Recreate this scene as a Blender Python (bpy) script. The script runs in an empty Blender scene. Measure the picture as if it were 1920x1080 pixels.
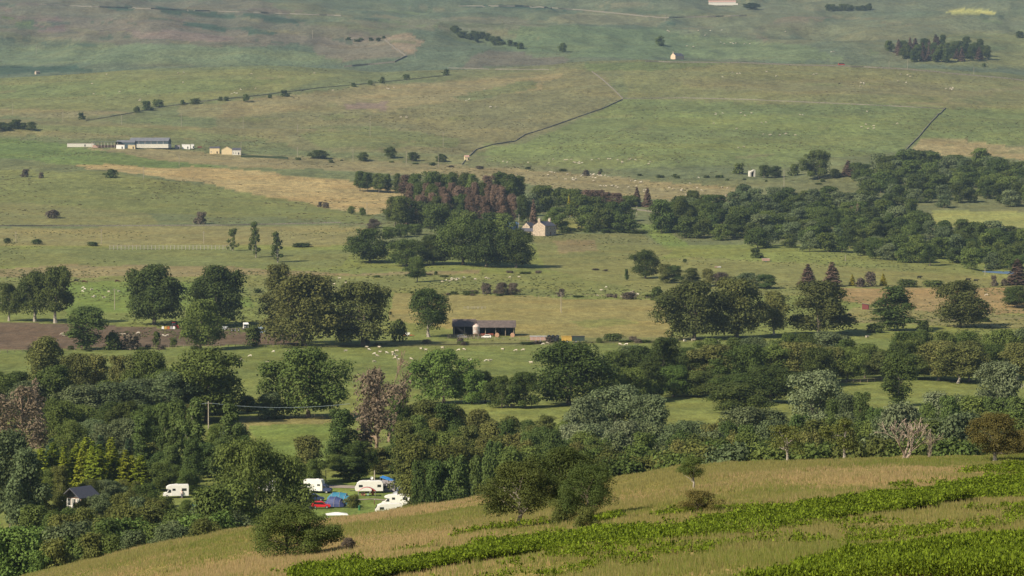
import bpy, bmesh, math, random
import numpy as np
from mathutils import Vector, Matrix
C = bpy.context.scene.collection
scene = bpy.context.scene

# ------------------------------------------------------------------ camera, sky, sun, exposure
FPX = 5333.0
HORIZON = 393.0
PITCH = math.atan((540.0 - HORIZON) / FPX)
CAM_Z = 62.0
HAZE = 4.2e-5                      # density of the air, per metre
cam_data = bpy.data.cameras.new('camera')
cam_data.sensor_width = 36.0
cam_data.lens = 36.0 * FPX / 1920.0
cam_data.clip_start = 1.0
cam_data.clip_end = 20000.0
cam = bpy.data.objects.new('camera', cam_data)
C.objects.link(cam)
cam.location = (0, 0, CAM_Z)
cam.rotation_euler = (math.pi / 2 - PITCH, 0, 0)
scene.camera = cam

SUN_EL = math.radians(38)
SUN_AZ = math.radians(54)          # how far the sun stands to the left of straight behind the camera
to_sun = Vector((-math.sin(SUN_AZ) * math.cos(SUN_EL), -math.cos(SUN_AZ) * math.cos(SUN_EL), math.sin(SUN_EL)))
world = bpy.data.worlds.new('World')
scene.world = world
world.use_nodes = True
wn = world.node_tree
sky = wn.nodes.new('ShaderNodeTexSky')
sky.sky_type = 'NISHITA'
sky.sun_disc = False
sky.sun_elevation = SUN_EL
sky.sun_rotation = math.atan2(to_sun.x, to_sun.y)
wn.links.new(sky.outputs[0], wn.nodes['Background'].inputs[0])
wn.nodes['Background'].inputs[1].default_value = 0.06
sl = bpy.data.lights.new('sun', 'SUN')
sl.energy = 4.6
sl.angle = math.radians(0.5)
sl.color = (1.0, 0.89, 0.70)
sun = bpy.data.objects.new('sun', sl)
C.objects.link(sun)
sun.rotation_euler = (-to_sun).to_track_quat('-Z', 'Y').to_euler()
sun.location = (-200, -200, 500)
scene.view_settings.view_transform = 'Standard'
scene.view_settings.look = 'None'
scene.view_settings.exposure = 0.76
scene.view_settings.gamma = 1.0
scene.cycles.max_bounces = 5
scene.cycles.diffuse_bounces = 2
scene.cycles.glossy_bounces = 2
scene.cycles.transmission_bounces = 2
scene.cycles.volume_bounces = 0
scene.cycles.transparent_max_bounces = 4
scene.cycles.use_denoising = True

rng = np.random.default_rng(11)
random.seed(11)

# ------------------------------------------------------------------ the lie of the land
def hash2(ix, iy, s):
    h = (ix.astype(np.int64) * 374761393 + iy.astype(np.int64) * 668265263 + s * 974634361) & 0x7fffffff
    h = ((h ^ (h >> 13)) * 1274126177) & 0x7fffffff
    h = h ^ (h >> 16)
    return (h & 0xffff) / 65535.0
def vnoise(x, y, scale, s=0):
    x = np.asarray(x, float) / scale; y = np.asarray(y, float) / scale
    ix = np.floor(x); iy = np.floor(y); fx = x - ix; fy = y - iy
    fx = fx * fx * fx * (fx * (fx * 6 - 15) + 10); fy = fy * fy * fy * (fy * (fy * 6 - 15) + 10)
    a = hash2(ix, iy, s); b = hash2(ix + 1, iy, s); c = hash2(ix, iy + 1, s); d = hash2(ix + 1, iy + 1, s)
    return ((a * (1 - fx) + b * fx) * (1 - fy) + (c * (1 - fx) + d * fx) * fy) * 2 - 1
def fbm(x, y, scale, s=0, o=3):
    t = 0; a = 1.0
    for k in range(o):
        t = t + a * vnoise(x, y, scale / 2 ** k, s + k * 17); a *= 0.5
    return t
cp, sp = math.cos(PITCH), math.sin(PITCH)
def slope(v):                      # rise per metre of depth of the ray through picture row v
    b = (540.0 - np.asarray(v, float)) / FPX
    return (-sp + b * cp) / (cp + b * sp)
def row_of(z, D):                  # the row in which a point of height z at depth D is seen
    s = (np.asarray(z, float) - CAM_Z) / D
    b = (s * cp + sp) / (cp - s * sp)
    return 540.0 - b * FPX
T_D = [300, 590, 690, 820, 1020, 1200, 1300, 1480, 1720, 1930, 2150, 2400, 2650, 2900, 3200, 3500, 3700, 3860, 4060, 4250, 4800, 5500, 6300, 7600]
T_V = [0, 950, 858, 783, 700, 640, 610, 560, 500, 450, 400, 350, 300, 250, 200, 152, 124, 136, 131, 105, 50, 0, -45, -100]
T_S = [0.0] + list(slope(T_V[1:]))
CR_U = [-900, -400, 0, 50, 300, 440, 560, 640, 760, 900, 1000, 1130, 1200, 1300, 1500, 1700, 1920, 2300, 2900]
CR_V = [1360, 1244, 1094, 1081, 1021, 996, 984, 974, 959, 936, 924, 905, 895, 882, 870, 863, 858, 850, 844]
HC_U = [-900, 0, 300, 500, 700, 900, 1080, 1200, 1280, 1500, 1700, 1920, 2900]
HC_V = [150, 146, 130, 125, 133, 128, 114, 110, 112, 119, 127, 148, 160]
POND = (289.0, 1672.0, float(slope(511)) * 1672.0)
K_NEAR = 34750.0
DC = 330.0
def ground(x, D, detail=True):
    x = np.asarray(x, float); D = np.asarray(D, float)
    u = 960 + FPX * x / np.maximum(D, 1)
    s = np.interp(D, T_D, T_S)
    z = np.where(D < 590, -61.4 - 0.5 * np.clip((590 - D) / 300, 0, 1), s * D)
    crest = np.interp(u, HC_U, HC_V)
    w = np.exp(-((D - 3700) / 420.0) ** 2)
    z = z - w * (crest - 124) / FPX * D
    if detail:
        a = np.clip((D - 1500) / 1500, 0, 1) * (1 - 0.75 * w)
        z = z + (0.5 + 3.2 * a) * fbm(x, D, 150 + 0 * a, 3) + a * 7.0 * fbm(x, D * 0.7, 420, 9)
        b = np.clip((D - 3900) / 600, 0, 1)
        c2 = np.clip((D - 2200) / 600, 0, 1)
        z = z + c2 * 2.1 * fbm(x, D * 0.45, 85, 15) * (1 - 0.6 * w)
        z = z + b * 9.0 * (0.5 - np.abs(fbm(x, D * 0.35, 130, 51)))
        z = z + b * (13.0 * fbm(x, D * 0.6, 260, 21) + 4 * np.abs(fbm(x * 0.7 + D * 0.3, D * 0.5, 170, 31)))
        rp = np.sqrt(((x - POND[0]) / 9.5) ** 2 + ((D - POND[1]) / 42.0) ** 2)
        wp = np.clip((1.75 - rp) / 0.6, 0, 1); wp = wp * wp * (3 - 2 * wp)
        z = z * (1 - wp) + POND[2] * wp
    vc = np.interp(u, CR_U, CR_V)
    zc = slope(vc) * DC
    an = -((vc - HORIZON) - K_NEAR / DC) / FPX
    d = D - DC
    zn = zc + an * d - 0.0021 * np.clip(d, 0, None) ** 2
    if detail:
        zn = zn + 0.28 * fbm(x, D, 26, 41) + 0.10 * fbm(x, D, 5, 47, 2)
    k = 1.2
    m = np.maximum(z, zn)
    z = m + k * np.log(np.exp(np.clip((z - m) / k, -40, 0)) + np.exp(np.clip((zn - m) / k, -40, 0))) * (D < 800)
    return z + CAM_Z
DS = np.concatenate([np.arange(80, 700, 1.0), np.arange(700, 7500, 4.0)])
def spot(u, v, dmin=85.0, dmax=7400):
    """The point of the ground that the ray through (u, v) meets first."""
    ds = DS[(DS >= dmin) & (DS <= dmax)]
    b = (540 - v) / FPX
    xx = (u - 960) / FPX / (cp + b * sp)
    g = ground(xx * ds, ds)
    ray = CAM_Z + slope(v) * ds
    hit = np.nonzero(g >= ray)[0]
    if len(hit) == 0:
        i = len(ds) - 1
        D = ds[i]
    else:
        i = hit[0]
        if i == 0: D = ds[0]
        else:
            e0 = ray[i - 1] - g[i - 1]; e1 = g[i] - ray[i]
            D = ds[i - 1] + (ds[i] - ds[i - 1]) * e0 / max(e0 + e1, 1e-6)
    x = xx * D
    return Vector((x, D, float(ground(x, D))))
def at_depth(u, D):
    x = (u - 960) / FPX * D * 1.0004
    return Vector((x, D, float(ground(x, D))))
def px(D): return FPX / D          # photograph pixels per metre at depth D

# ------------------------------------------------------------------ materials
def lin(r, g, b):
    f = lambda c: (c / 255 / 12.92) if c / 255 <= 0.04045 else ((c / 255 + 0.055) / 1.055) ** 2.4
    return (f(r), f(g), f(b), 1)
MATS = {}
def mat(name, col, rough=0.7, spec=0.3, metal=0.0, noise=0.25, scale=1.5, col2=None):
    """A plain procedural material: a base colour broken up by noise, a little bump."""
    if name in MATS: return MATS[name]
    m = bpy.data.materials.new(name); m.use_nodes = True
    nt = m.node_tree; p = nt.nodes['Principled BSDF']
    tc = nt.nodes.new('ShaderNodeTexCoord')
    nz = nt.nodes.new('ShaderNodeTexNoise'); nz.inputs['Scale'].default_value = scale; nz.inputs['Detail'].default_value = 4
    nt.links.new(tc.outputs['Object'], nz.inputs['Vector'])
    mx = nt.nodes.new('ShaderNodeMix'); mx.data_type = 'RGBA'
    c = (*col[:3], 1)
    d = (*(col2[:3] if col2 else [k * (1 - noise) for k in col[:3]]), 1)
    mx.inputs['A'].default_value = d; mx.inputs['B'].default_value = c
    rp = nt.nodes.new('ShaderNodeMapRange'); rp.inputs['From Min'].default_value = 0.35; rp.inputs['From Max'].default_value = 0.62
    nt.links.new(nz.outputs['Fac'], rp.inputs['Value'])
    nt.links.new(rp.outputs[0], mx.inputs['Factor'])
    nt.links.new(mx.outputs['Result'], p.inputs['Base Color'])
    p.inputs['Roughness'].default_value = rough
    p.inputs['Specular IOR Level'].default_value = spec
    p.inputs['Metallic'].default_value = metal
    MATS[name] = m
    return m
def leaf_mat(name, c1, c2, var=0.27, transl=0.24, lift=1.0):
    c1 = [k * lift for k in c1]; c2 = [k * lift for k in c2]
    m = bpy.data.materials.new(name); m.use_nodes = True
    nt = m.node_tree; p = nt.nodes['Principled BSDF']; out = nt.nodes['Material Output']
    oi = nt.nodes.new('ShaderNodeObjectInfo'); ge = nt.nodes.new('ShaderNodeNewGeometry'); tc = nt.nodes.new('ShaderNodeTexCoord')
    mx = nt.nodes.new('ShaderNodeMix'); mx.data_type = 'RGBA'
    mx.inputs['A'].default_value = (*c1, 1); mx.inputs['B'].default_value = (*c2, 1)
    nz = nt.nodes.new('ShaderNodeTexNoise'); nz.inputs['Scale'].default_value = 5.0; nz.inputs['Detail'].default_value = 2
    nt.links.new(tc.outputs['Object'], nz.inputs['Vector'])
    ad = nt.nodes.new('ShaderNodeMath'); ad.operation = 'MULTIPLY_ADD'; ad.inputs[1].default_value = 1.1; ad.use_clamp = True
    sb = nt.nodes.new('ShaderNodeMath'); sb.operation = 'SUBTRACT'; sb.inputs[1].default_value = 0.55
    nt.links.new(oi.outputs['Random'], sb.inputs[0])
    nt.links.new(nz.outputs['Fac'], ad.inputs[0]); nt.links.new(sb.outputs[0], ad.inputs[2])
    nt.links.new(ad.outputs[0], mx.inputs['Factor'])
    hv = nt.nodes.new('ShaderNodeHueSaturation')
    vr = nt.nodes.new('ShaderNodeMapRange'); vr.inputs['To Min'].default_value = 1 - var; vr.inputs['To Max'].default_value = 1 + var
    nt.links.new(ge.outputs['Random Per Island'], vr.inputs['Value'])
    ov = nt.nodes.new('ShaderNodeMapRange'); ov.inputs['To Min'].default_value = 0.78; ov.inputs['To Max'].default_value = 1.2
    r2 = nt.nodes.new('ShaderNodeMath'); r2.operation = 'FRACT'
    r3 = nt.nodes.new('ShaderNodeMath'); r3.operation = 'MULTIPLY'; r3.inputs[1].default_value = 17.37
    nt.links.new(oi.outputs['Random'], r3.inputs[0]); nt.links.new(r3.outputs[0], r2.inputs[0]); nt.links.new(r2.outputs[0], ov.inputs['Value'])
    ml = nt.nodes.new('ShaderNodeMath'); ml.operation = 'MULTIPLY'
    nt.links.new(vr.outputs[0], ml.inputs[0]); nt.links.new(ov.outputs[0], ml.inputs[1])
    nt.links.new(ml.outputs[0], hv.inputs['Value']); nt.links.new(mx.outputs['Result'], hv.inputs['Color'])
    nt.links.new(hv.outputs[0], p.inputs['Base Color'])
    p.inputs['Roughness'].default_value = 0.7; p.inputs['Specular IOR Level'].default_value = 0.08
    tr = nt.nodes.new('ShaderNodeBsdfTranslucent'); nt.links.new(hv.outputs[0], tr.inputs['Color'])
    ms = nt.nodes.new('ShaderNodeMixShader'); ms.inputs[0].default_value = transl
    nt.links.new(p.outputs[0], ms.inputs[1]); nt.links.new(tr.outputs[0], ms.inputs[2]); nt.links.new(ms.outputs[0], out.inputs['Surface'])
    return m
def ground_mat(name, fine, bump, contrast=1.0, ydeep=0.35):
    """Turf: the field's own tint, broken by tussocks, rush patches and worn streaks at several sizes."""
    m = bpy.data.materials.new(name); m.use_nodes = True
    nt = m.node_tree; p = nt.nodes['Principled BSDF']; L = nt.links
    at = nt.nodes.new('ShaderNodeAttribute'); at.attribute_name = 'tint'
    ge = nt.nodes.new('ShaderNodeNewGeometry')
    def nz(scale, detail, stretch=(1, 1, 1)):
        mp = nt.nodes.new('ShaderNodeMapping'); mp.inputs['Scale'].default_value = stretch
        L.new(ge.outputs['Position'], mp.inputs['Vector'])
        n = nt.nodes.new('ShaderNodeTexNoise'); n.inputs['Scale'].default_value = scale; n.inputs['Detail'].default_value = detail; n.inputs['Roughness'].default_value = 0.65
        L.new(mp.outputs[0], n.inputs['Vector']); return n
    a = nz(1.0 / 45 / fine, 6, (1, 0.5, 1)); b = nz(1.0 / 6 / fine, 5, (0.8, ydeep, 1)); c = nz(1.0 / 1.4 / fine, 3, (1, ydeep, 1))
    def rng_(n, lo, hi, f0=0.3, f1=0.7):
        r = nt.nodes.new('ShaderNodeMapRange'); r.inputs['From Min'].default_value = f0; r.inputs['From Max'].default_value = f1
        r.inputs['To Min'].default_value = lo; r.inputs['To Max'].default_value = hi; L.new(n.outputs['Fac'], r.inputs['Value']); return r
    va = rng_(a, 1 - 0.2 * contrast, 1 + 0.2 * contrast); vb = rng_(b, 1 - 0.3 * contrast, 1 + 0.3 * contrast); vc = rng_(c, 1 - 0.28 * contrast, 1 + 0.28 * contrast)
    m1 = nt.nodes.new('ShaderNodeMath'); m1.operation = 'MULTIPLY'; m2 = nt.nodes.new('ShaderNodeMath'); m2.operation = 'MULTIPLY'
    L.new(va.outputs[0], m1.inputs[0]); L.new(vb.outputs[0], m1.inputs[1]); L.new(m1.outputs[0], m2.inputs[0]); L.new(vc.outputs[0], m2.inputs[1])
    # drier, browner grass in patches
    dry = nt.nodes.new('ShaderNodeMix'); dry.data_type = 'RGBA'; dry.blend_type = 'MULTIPLY'
    dry.inputs['B'].default_value = (1.12, 1.0, 0.90, 1)
    dn = nz(1.0 / 90 / fine, 5, (0.5, 1, 1)); dr = rng_(dn, 0, 0.7, 0.45, 0.62); L.new(dr.outputs[0], dry.inputs['Factor'])
    L.new(at.outputs['Color'], dry.inputs['A'])
    hs = nt.nodes.new('ShaderNodeHueSaturation'); L.new(dry.outputs['Result'], hs.inputs['Color']); L.new(m2.outputs[0], hs.inputs['Value'])
    L.new(hs.outputs[0], p.inputs['Base Color'])
    p.inputs['Roughness'].default_value = 0.95; p.inputs['Specular IOR Level'].default_value = 0.05
    bp = nt.nodes.new('ShaderNodeBump'); bp.inputs['Strength'].default_value = 0.6; bp.inputs['Distance'].default_value = bump
    L.new(b.outputs['Fac'], bp.inputs['Height'])
    b2 = nt.nodes.new('ShaderNodeBump'); b2.inputs['Strength'].default_value = 0.5; b2.inputs['Distance'].default_value = bump * 0.3
    L.new(c.outputs['Fac'], b2.inputs['Height']); L.new(bp.outputs[0], b2.inputs['Normal'])
    L.new(b2.outputs[0], p.inputs['Normal'])
    return m

# ------------------------------------------------------------------ helpers for objects
def tag(o, label=None, cat=None, group=None, kind=None):
    if label: o['label'] = label
    if cat: o['category'] = cat
    if group: o['group'] = group
    if kind: o['kind'] = kind
    return o
def mesh_obj(name, me, parent=None, mats=None):
    o = bpy.data.objects.new(name, me); C.objects.link(o)
    if parent: o.parent = parent
    for m in (mats or []):
        me.materials.append(m)
    return o
def np_mesh(name, V, F, smooth=False):
    """Mesh from an (n,3) array and an (m,k) index array, k = 3 or 4."""
    me = bpy.data.meshes.new(name)
    V = np.asarray(V, np.float32); F = np.asarray(F, np.int32); k = F.shape[1]
    me.vertices.add(len(V)); me.vertices.foreach_set('co', V.ravel())
    me.loops.add(F.size); me.loops.foreach_set('vertex_index', F.ravel())
    me.polygons.add(len(F)); me.polygons.foreach_set('loop_start', np.arange(0, F.size, k, dtype=np.int32))
    me.update(calc_edges=True); me.validate()
    if smooth: me.polygons.foreach_set('use_smooth', np.ones(len(me.polygons), bool))
    return me
def thing(name, loc, label, cat, rz=0.0, group=None, scale=(1, 1, 1)):
    o = bpy.data.objects.new(name, None); C.objects.link(o)
    o.empty_display_size = 0.5
    o.location = loc; o.rotation_euler = (0, 0, rz); o.scale = scale
    return tag(o, label, cat, group)
class MB:
    """Collects boxes, prisms, tubes and lathes into one mesh."""
    def __init__(self): self.v = []; self.f = []
    def add(self, vs, fs):
        n = len(self.v); self.v += [tuple(p) for p in vs]; self.f += [tuple(i + n for i in f) for f in fs]; return self
    def box(self, x0, x1, y0, y1, z0, z1):
        return self.add([(x0, y0, z0), (x1, y0, z0), (x1, y1, z0), (x0, y1, z0), (x0, y0, z1), (x1, y0, z1), (x1, y1, z1), (x0, y1, z1)],
                        [(0, 3, 2, 1), (4, 5, 6, 7), (0, 1, 5, 4), (1, 2, 6, 5), (2, 3, 7, 6), (3, 0, 4, 7)])
    def prism(self, prof, y0, y1, inset=None):
        """A side profile (x, z) extruded across y; inset(z) narrows it with height."""
        n = len(prof); g = inset or (lambda z: 0)
        vs = [(x, y0 + g(z), z) for x, z in prof] + [(x, y1 - g(z), z) for x, z in prof]
        fs = [tuple(range(n)), tuple(range(2 * n - 1, n - 1, -1))] + [(i, i + n, (i + 1) % n + n, (i + 1) % n) for i in range(n)]
        return self.add(vs, fs)
    def tube(self, pts, rad, n=6, cap=True):
        pts = [Vector(p) for p in pts]; rad = rad if hasattr(rad, '__len__') else [rad] * len(pts)
        vs = []; fs = []
        for i, p in enumerate(pts):
            d = (pts[min(i + 1, len(pts) - 1)] - pts[max(i - 1, 0)]).normalized()
            a = d.cross(Vector((0, 0, 1)) if abs(d.z) < 0.9 else Vector((1, 0, 0))).normalized(); b = d.cross(a)
            for k in range(n):
                t = 2 * math.pi * k / n; vs.append(p + (a * math.cos(t) + b * math.sin(t)) * rad[i])
        for i in range(len(pts) - 1):
            for k in range(n):
                fs.append((i * n + k, i * n + (k + 1) % n, (i + 1) * n + (k + 1) % n, (i + 1) * n + k))
        if cap:
            fs.append(tuple(range(n - 1, -1, -1))); m = (len(pts) - 1) * n; fs.append(tuple(range(m, m + n)))
        return self.add(vs, fs)
    def lathe(self, prof, cx=0, cy=0, n=16):
        vs = [(cx + r * math.cos(2 * math.pi * k / n), cy + r * math.sin(2 * math.pi * k / n), z) for r, z in prof for k in range(n)]
        fs = [(i * n + k, i * n + (k + 1) % n, (i + 1) * n + (k + 1) % n, (i + 1) * n + k) for i in range(len(prof) - 1) for k in range(n)]
        fs += [tuple(range(n - 1, -1, -1)), tuple(range((len(prof) - 1) * n, len(prof) * n))]
        return self.add(vs, fs)
    def wheel(self, x, y, z, r, w, n=14):
        vs = [(x + r * math.cos(2 * math.pi * k / n), yy, z + r * math.sin(2 * math.pi * k / n)) for yy in (y - w / 2, y + w / 2) for k in range(n)]
        fs = [tuple(range(n)), tuple(range(2 * n - 1, n - 1, -1))] + [(k, k + n, (k + 1) % n + n, (k + 1) % n) for k in range(n)]
        return self.add(vs, fs)
    def mesh(self, name, bevel=0.0):
        me = bpy.data.meshes.new(name); me.from_pydata(self.v, [], self.f)
        bm = bmesh.new(); bm.from_mesh(me)
        bmesh.ops.recalc_face_normals(bm, faces=bm.faces)
        if bevel:
            es = [e for e in bm.edges if len(e.link_faces) == 2 and e.calc_face_angle(0) > 0.45]
            bmesh.ops.bevel(bm, geom=es, offset=bevel, segments=2, affect='EDGES', clamp_overlap=True)
        bm.to_mesh(me); bm.free(); me.update()
        return me
    def build(self, name, m, parent=None, bevel=0.0, label=None):
        o = mesh_obj(name, self.mesh(name, bevel), parent, [m])
        if label: o['label'] = label
        return o
def in_poly(P, u, v):
    u = np.asarray(u); v = np.asarray(v); r = np.zeros(u.shape, bool); n = len(P)
    for i in range(n):
        x0, y0 = P[i]; x1, y1 = P[(i + 1) % n]
        if y0 == y1: continue
        c = ((y0 > v) != (y1 > v)) & (u < (x1 - x0) * (v - y0) / (y1 - y0) + x0)
        r ^= c
    return r
# ------------------------------------------------------------------ the ground: three sheets that share their borders
rows = [70.0]
while rows[-1] < 7500:
    rows.append(rows[-1] * (1.0042 if rows[-1] < 420 else 1.0062))
rows = np.array(rows)
cols = np.concatenate([np.linspace(-1100, -60, 24)[:-1], np.arange(-60, 1980, 3.2), np.linspace(1980, 3020, 24)])
UU, DD = np.meshgrid(cols, rows)
XX = (UU - 960) / FPX * DD
ZZ = ground(XX, DD)
VV = row_of(ZZ, DD)
# fields, each with the colour of its own sward; outlines are walls, fences and the edges of rough grazing
GREEN = (0.136, 0.157, 0.045); LUSH = (0.120, 0.162, 0.040); OLIVE = (0.150, 0.148, 0.058); STRAW = (0.252, 0.200, 0.094)
TAN = (0.198, 0.166, 0.084); ROUGH = (0.130, 0.122, 0.060); HILL = (0.104, 0.120, 0.054); DEEP = (0.082, 0.112, 0.042)
HEATH = (0.104, 0.090, 0.070); SOIL = (0.100, 0.074, 0.050); RUSH = (0.072, 0.090, 0.045); GREY = (0.2, 0.18, 0.15)
FARHILL = (0.074, 0.096, 0.060)
tint = np.zeros(UU.shape + (3,)); tint[:] = GREEN
def lay(mask, col, k=1.0): tint[mask] = tint[mask] * (1 - k) + np.array(col) * k
lay(DD > 1900, HILL); lay(DD > 3980, FARHILL)
bl = np.clip(fbm(XX, DD * 0.8, 240, 61, 3) * 0.9, 0, 1)[..., None] * (DD > 1500)[..., None]
tint = tint * (1 - 0.6 * bl) + np.array(ROUGH) * 0.6 * bl
wob = 3.5 * fbm(XX, DD, 60, 71, 3); wob2 = 2.2 * fbm(XX, DD, 45, 77, 3)
U2 = UU + wob * 2; V2 = VV + wob2
far = DD > 560
def field(P, col, k=1.0, d0=560, d1=9000, rough=1.0):
    m = (DD > d0) & (DD < d1)
    idx = np.nonzero(m)
    q = in_poly(P, UU[idx] + wob[idx] * 2 * rough, VV[idx] + wob2[idx] * rough)
    tint[idx[0][q], idx[1][q]] = tint[idx[0][q], idx[1][q]] * (1 - k) + np.array(col) * k
# far hills
field([(-200, 0), (500, 0), (560, 40), (760, 70), (640, 80), (300, 90), (0, 60), (-200, 60)], HEATH, 0.55, 3900)
field([(60, 28), (330, 40), (500, 62), (700, 75), (600, 88), (420, 80), (250, 65), (120, 60)], (0.115, 0.098, 0.076), 0.5, 3900)
field([(10, 32), (68, 34), (60, 54), (30, 50)], DEEP, 0.9, 3900)
for P in ([(290, 10), (440, 28), (440, 36), (300, 22)], [(345, 40), (430, 52), (420, 58), (350, 48)], [(450, 22), (560, 38), (560, 46), (470, 34)], [(180, 12), (250, 14), (250, 20), (200, 20)],
          [(0, 124), (150, 124), (175, 132), (0, 142)], [(850, 8), (980, 10), (1100, 22), (1000, 16), (860, 13)], [(1250, 44), (1260, 42), (1270, 60), (1260, 62)], [(460, 58), (520, 58), (520, 66), (470, 64)]):
    field(P, (0.035, 0.060, 0.040), 0.95, 3600)
field([(60, 38), (115, 30), (125, 60), (75, 62)], (0.112, 0.086, 0.078), 0.8, 3900)
field([(240, 62), (330, 58), (450, 70), (430, 78), (260, 72)], (0.15, 0.115, 0.10), 0.6, 3900)
field([(590, 70), (720, 70), (780, 78), (760, 110), (640, 118), (590, 105)], (0.13, 0.115, 0.085), 0.8, 3900)
field([(725, 72), (775, 62), (800, 80), (770, 100), (740, 92)], (0.2, 0.155, 0.105), 0.7, 3900)
field([(900, 96), (1070, 98), (1060, 120), (860, 128), (880, 108)], HEATH, 0.7, 3900)
field([(0, 92), (300, 80), (560, 95), (650, 118), (480, 124), (200, 118), (0, 122)], (0.10, 0.13, 0.07), 0.8, 3900)
field([(820, 60), (900, 70), (1000, 92), (960, 94), (860, 78)], RUSH, 0.8, 3900)
field([(1000, 45), (1270, 55), (1360, 112), (1000, 105), (900, 70)], (0.09, 0.125, 0.06), 0.7, 3900)
field([(1280, 62), (1500, 85), (1600, 112), (1300, 112)], (0.105, 0.135, 0.065), 0.8, 3900)
field([(1400, 62), (1480, 30), (1560, 32), (1480, 68), (1430, 74)], (0.125, 0.105, 0.07), 0.7, 3900)
field([(1410, 66), (1470, 52), (1510, 52), (1450, 72)], RUSH, 0.75, 3900)
field([(1765, 22), (1835, 14), (1870, 26), (1800, 27)], (0.26, 0.26, 0.09), 1.0, 3900, rough=0.3)
field([(1740, 60), (1930, 60), (1930, 130), (1700, 120)], (0.12, 0.13, 0.05), 0.6, 3500)
field([(1100, 20), (1260, 30), (1230, 50), (1000, 40)], (0.135, 0.13, 0.075), 0.6, 3900)
# the broad middle hill
field([(420, 190), (700, 165), (1060, 128), (1130, 140), (1165, 188), (980, 262), (880, 290), (560, 285), (520, 250), (400, 240)], ROUGH, 0.75, 1900, 3720)
field([(600, 190), (900, 150), (1060, 140), (1000, 170), (700, 210)], TAN, 0.55, 1900, 3720)
field([(850, 182), (960, 158), (1020, 152), (1000, 165), (880, 190)], DEEP, 0.6, 1900, 3720)
field([(650, 196), (725, 192), (725, 206), (655, 206)], (0.16, 0.12, 0.10), 0.8, 1900, 3720)
field([(-50, 135), (480, 130), (640, 140), (520, 172), (300, 196), (-50, 222)], (0.128, 0.138, 0.052), 0.8, 1900, 3720)
field([(330, 200), (700, 160), (900, 150), (700, 185), (420, 225), (330, 216)], TAN, 0.45, 1900, 3720)
field([(-50, 222), (180, 226), (520, 246), (560, 268), (-50, 252)], (0.145, 0.135, 0.062), 0.8, 1900, 3720)
field([(1170, 186), (1920, 205), (1990, 210), (1990, 270), (1700, 270), (1690, 285), (1500, 300), (880, 292), (1000, 262)], (0.108, 0.135, 0.048), 0.8, 1900, 3720)
field([(1180, 190), (1700, 200), (1650, 222), (1300, 215)], (0.092, 0.116, 0.048), 0.5, 1900, 3720)
field([(1160, 125), (1500, 122), (1930, 150), (1930, 205), (1180, 186)], (0.128, 0.132, 0.056), 0.8, 1900, 3720)
field([(1240, 148), (1700, 150), (1900, 180), (1500, 176), (1300, 165)], ROUGH, 0.6, 1900, 3720)
field([(1730, 262), (1830, 266), (1990, 285), (1990, 302), (1700, 288)], TAN, 0.9, 1900)
field([(1100, 118), (1300, 110), (1380, 116), (1220, 134), (1100, 134)], DEEP, 0.7, 2600, 3900)
field([(1000, 265), (1500, 282), (1490, 310), (1100, 318), (900, 300)], (0.115, 0.14, 0.05), 0.7, 1900)
field([(1190, 206), (1690, 226), (1600, 250), (1240, 240)], (0.122, 0.150, 0.050), 0.6, 1900, 3720)
field([(900, 270), (1500, 268), (1650, 276), (1500, 288), (920, 288)], (0.125, 0.150, 0.050), 0.6, 1900, 3720)
field([(-50, 160), (300, 150), (560, 148), (440, 168), (150, 182), (-50, 190)], (0.105, 0.135, 0.050), 0.6, 1900, 3720)
field([(-50, 204), (140, 206), (260, 212), (140, 220), (-50, 216)], (0.165, 0.145, 0.075), 0.6, 1900, 3720)
field([(-50, 230), (300, 240), (520, 262), (400, 262), (100, 246), (-50, 242)], (0.105, 0.128, 0.048), 0.6, 1900, 3720)
field([(560, 250), (700, 236), (860, 262), (860, 276), (600, 276)], (0.115, 0.138, 0.050), 0.6, 1900, 3720)
field([(1240, 46), (1920, 34), (1990, 60), (1500, 70), (1250, 62)], (0.105, 0.118, 0.068), 0.7, 3900)
field([(1040, 0), (1990, 0), (1990, 14), (1400, 26), (1040, 18)], (0.095, 0.108, 0.065), 0.7, 3900)
field([(640, 36), (960, 30), (1020, 50), (900, 58), (700, 52)], (0.12, 0.115, 0.075), 0.6, 3900)
field([(800, 40), (960, 46), (1000, 54), (840, 50)], RUSH, 0.6, 3900)
for k in range(46):
    cu = rng.uniform(-20, 720); cv = rng.uniform(6, 84) + cu * 0.02; w_ = rng.uniform(14, 70); h_ = rng.uniform(1.2, 4.5)
    field([(cu - w_, cv - h_ * .2 - 2), (cu, cv - h_), (cu + w_, cv + 3), (cu, cv + h_)], [(0.045, 0.068, 0.045), (0.045, 0.068, 0.045), (0.105, 0.086, 0.070), (0.135, 0.13, 0.075)][k % 4], 0.7, 3900)
for k in range(40):
    cu = rng.uniform(700, 1950); cv = rng.uniform(2, 100); w_ = rng.uniform(20, 90); h_ = rng.uniform(1.2, 4)
    field([(cu - w_, cv - 2), (cu, cv - h_), (cu + w_, cv + 2), (cu, cv + h_)], [(0.065, 0.090, 0.048), (0.14, 0.13, 0.075), (0.08, 0.11, 0.05)][k % 3], 0.6, 3900)
for k in range(50):
    cu = rng.uniform(-20, 1950); cv = rng.uniform(140, 300); w_ = rng.uniform(20, 110); h_ = rng.uniform(1.0, 4)
    field([(cu - w_, cv + 2), (cu, cv - h_), (cu + w_, cv - 2), (cu, cv + h_)], [(0.085, 0.108, 0.042), (0.175, 0.148, 0.078), (0.105, 0.135, 0.045), (0.15, 0.145, 0.06)][k % 4], 0.38, 2200, 3720)
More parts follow.
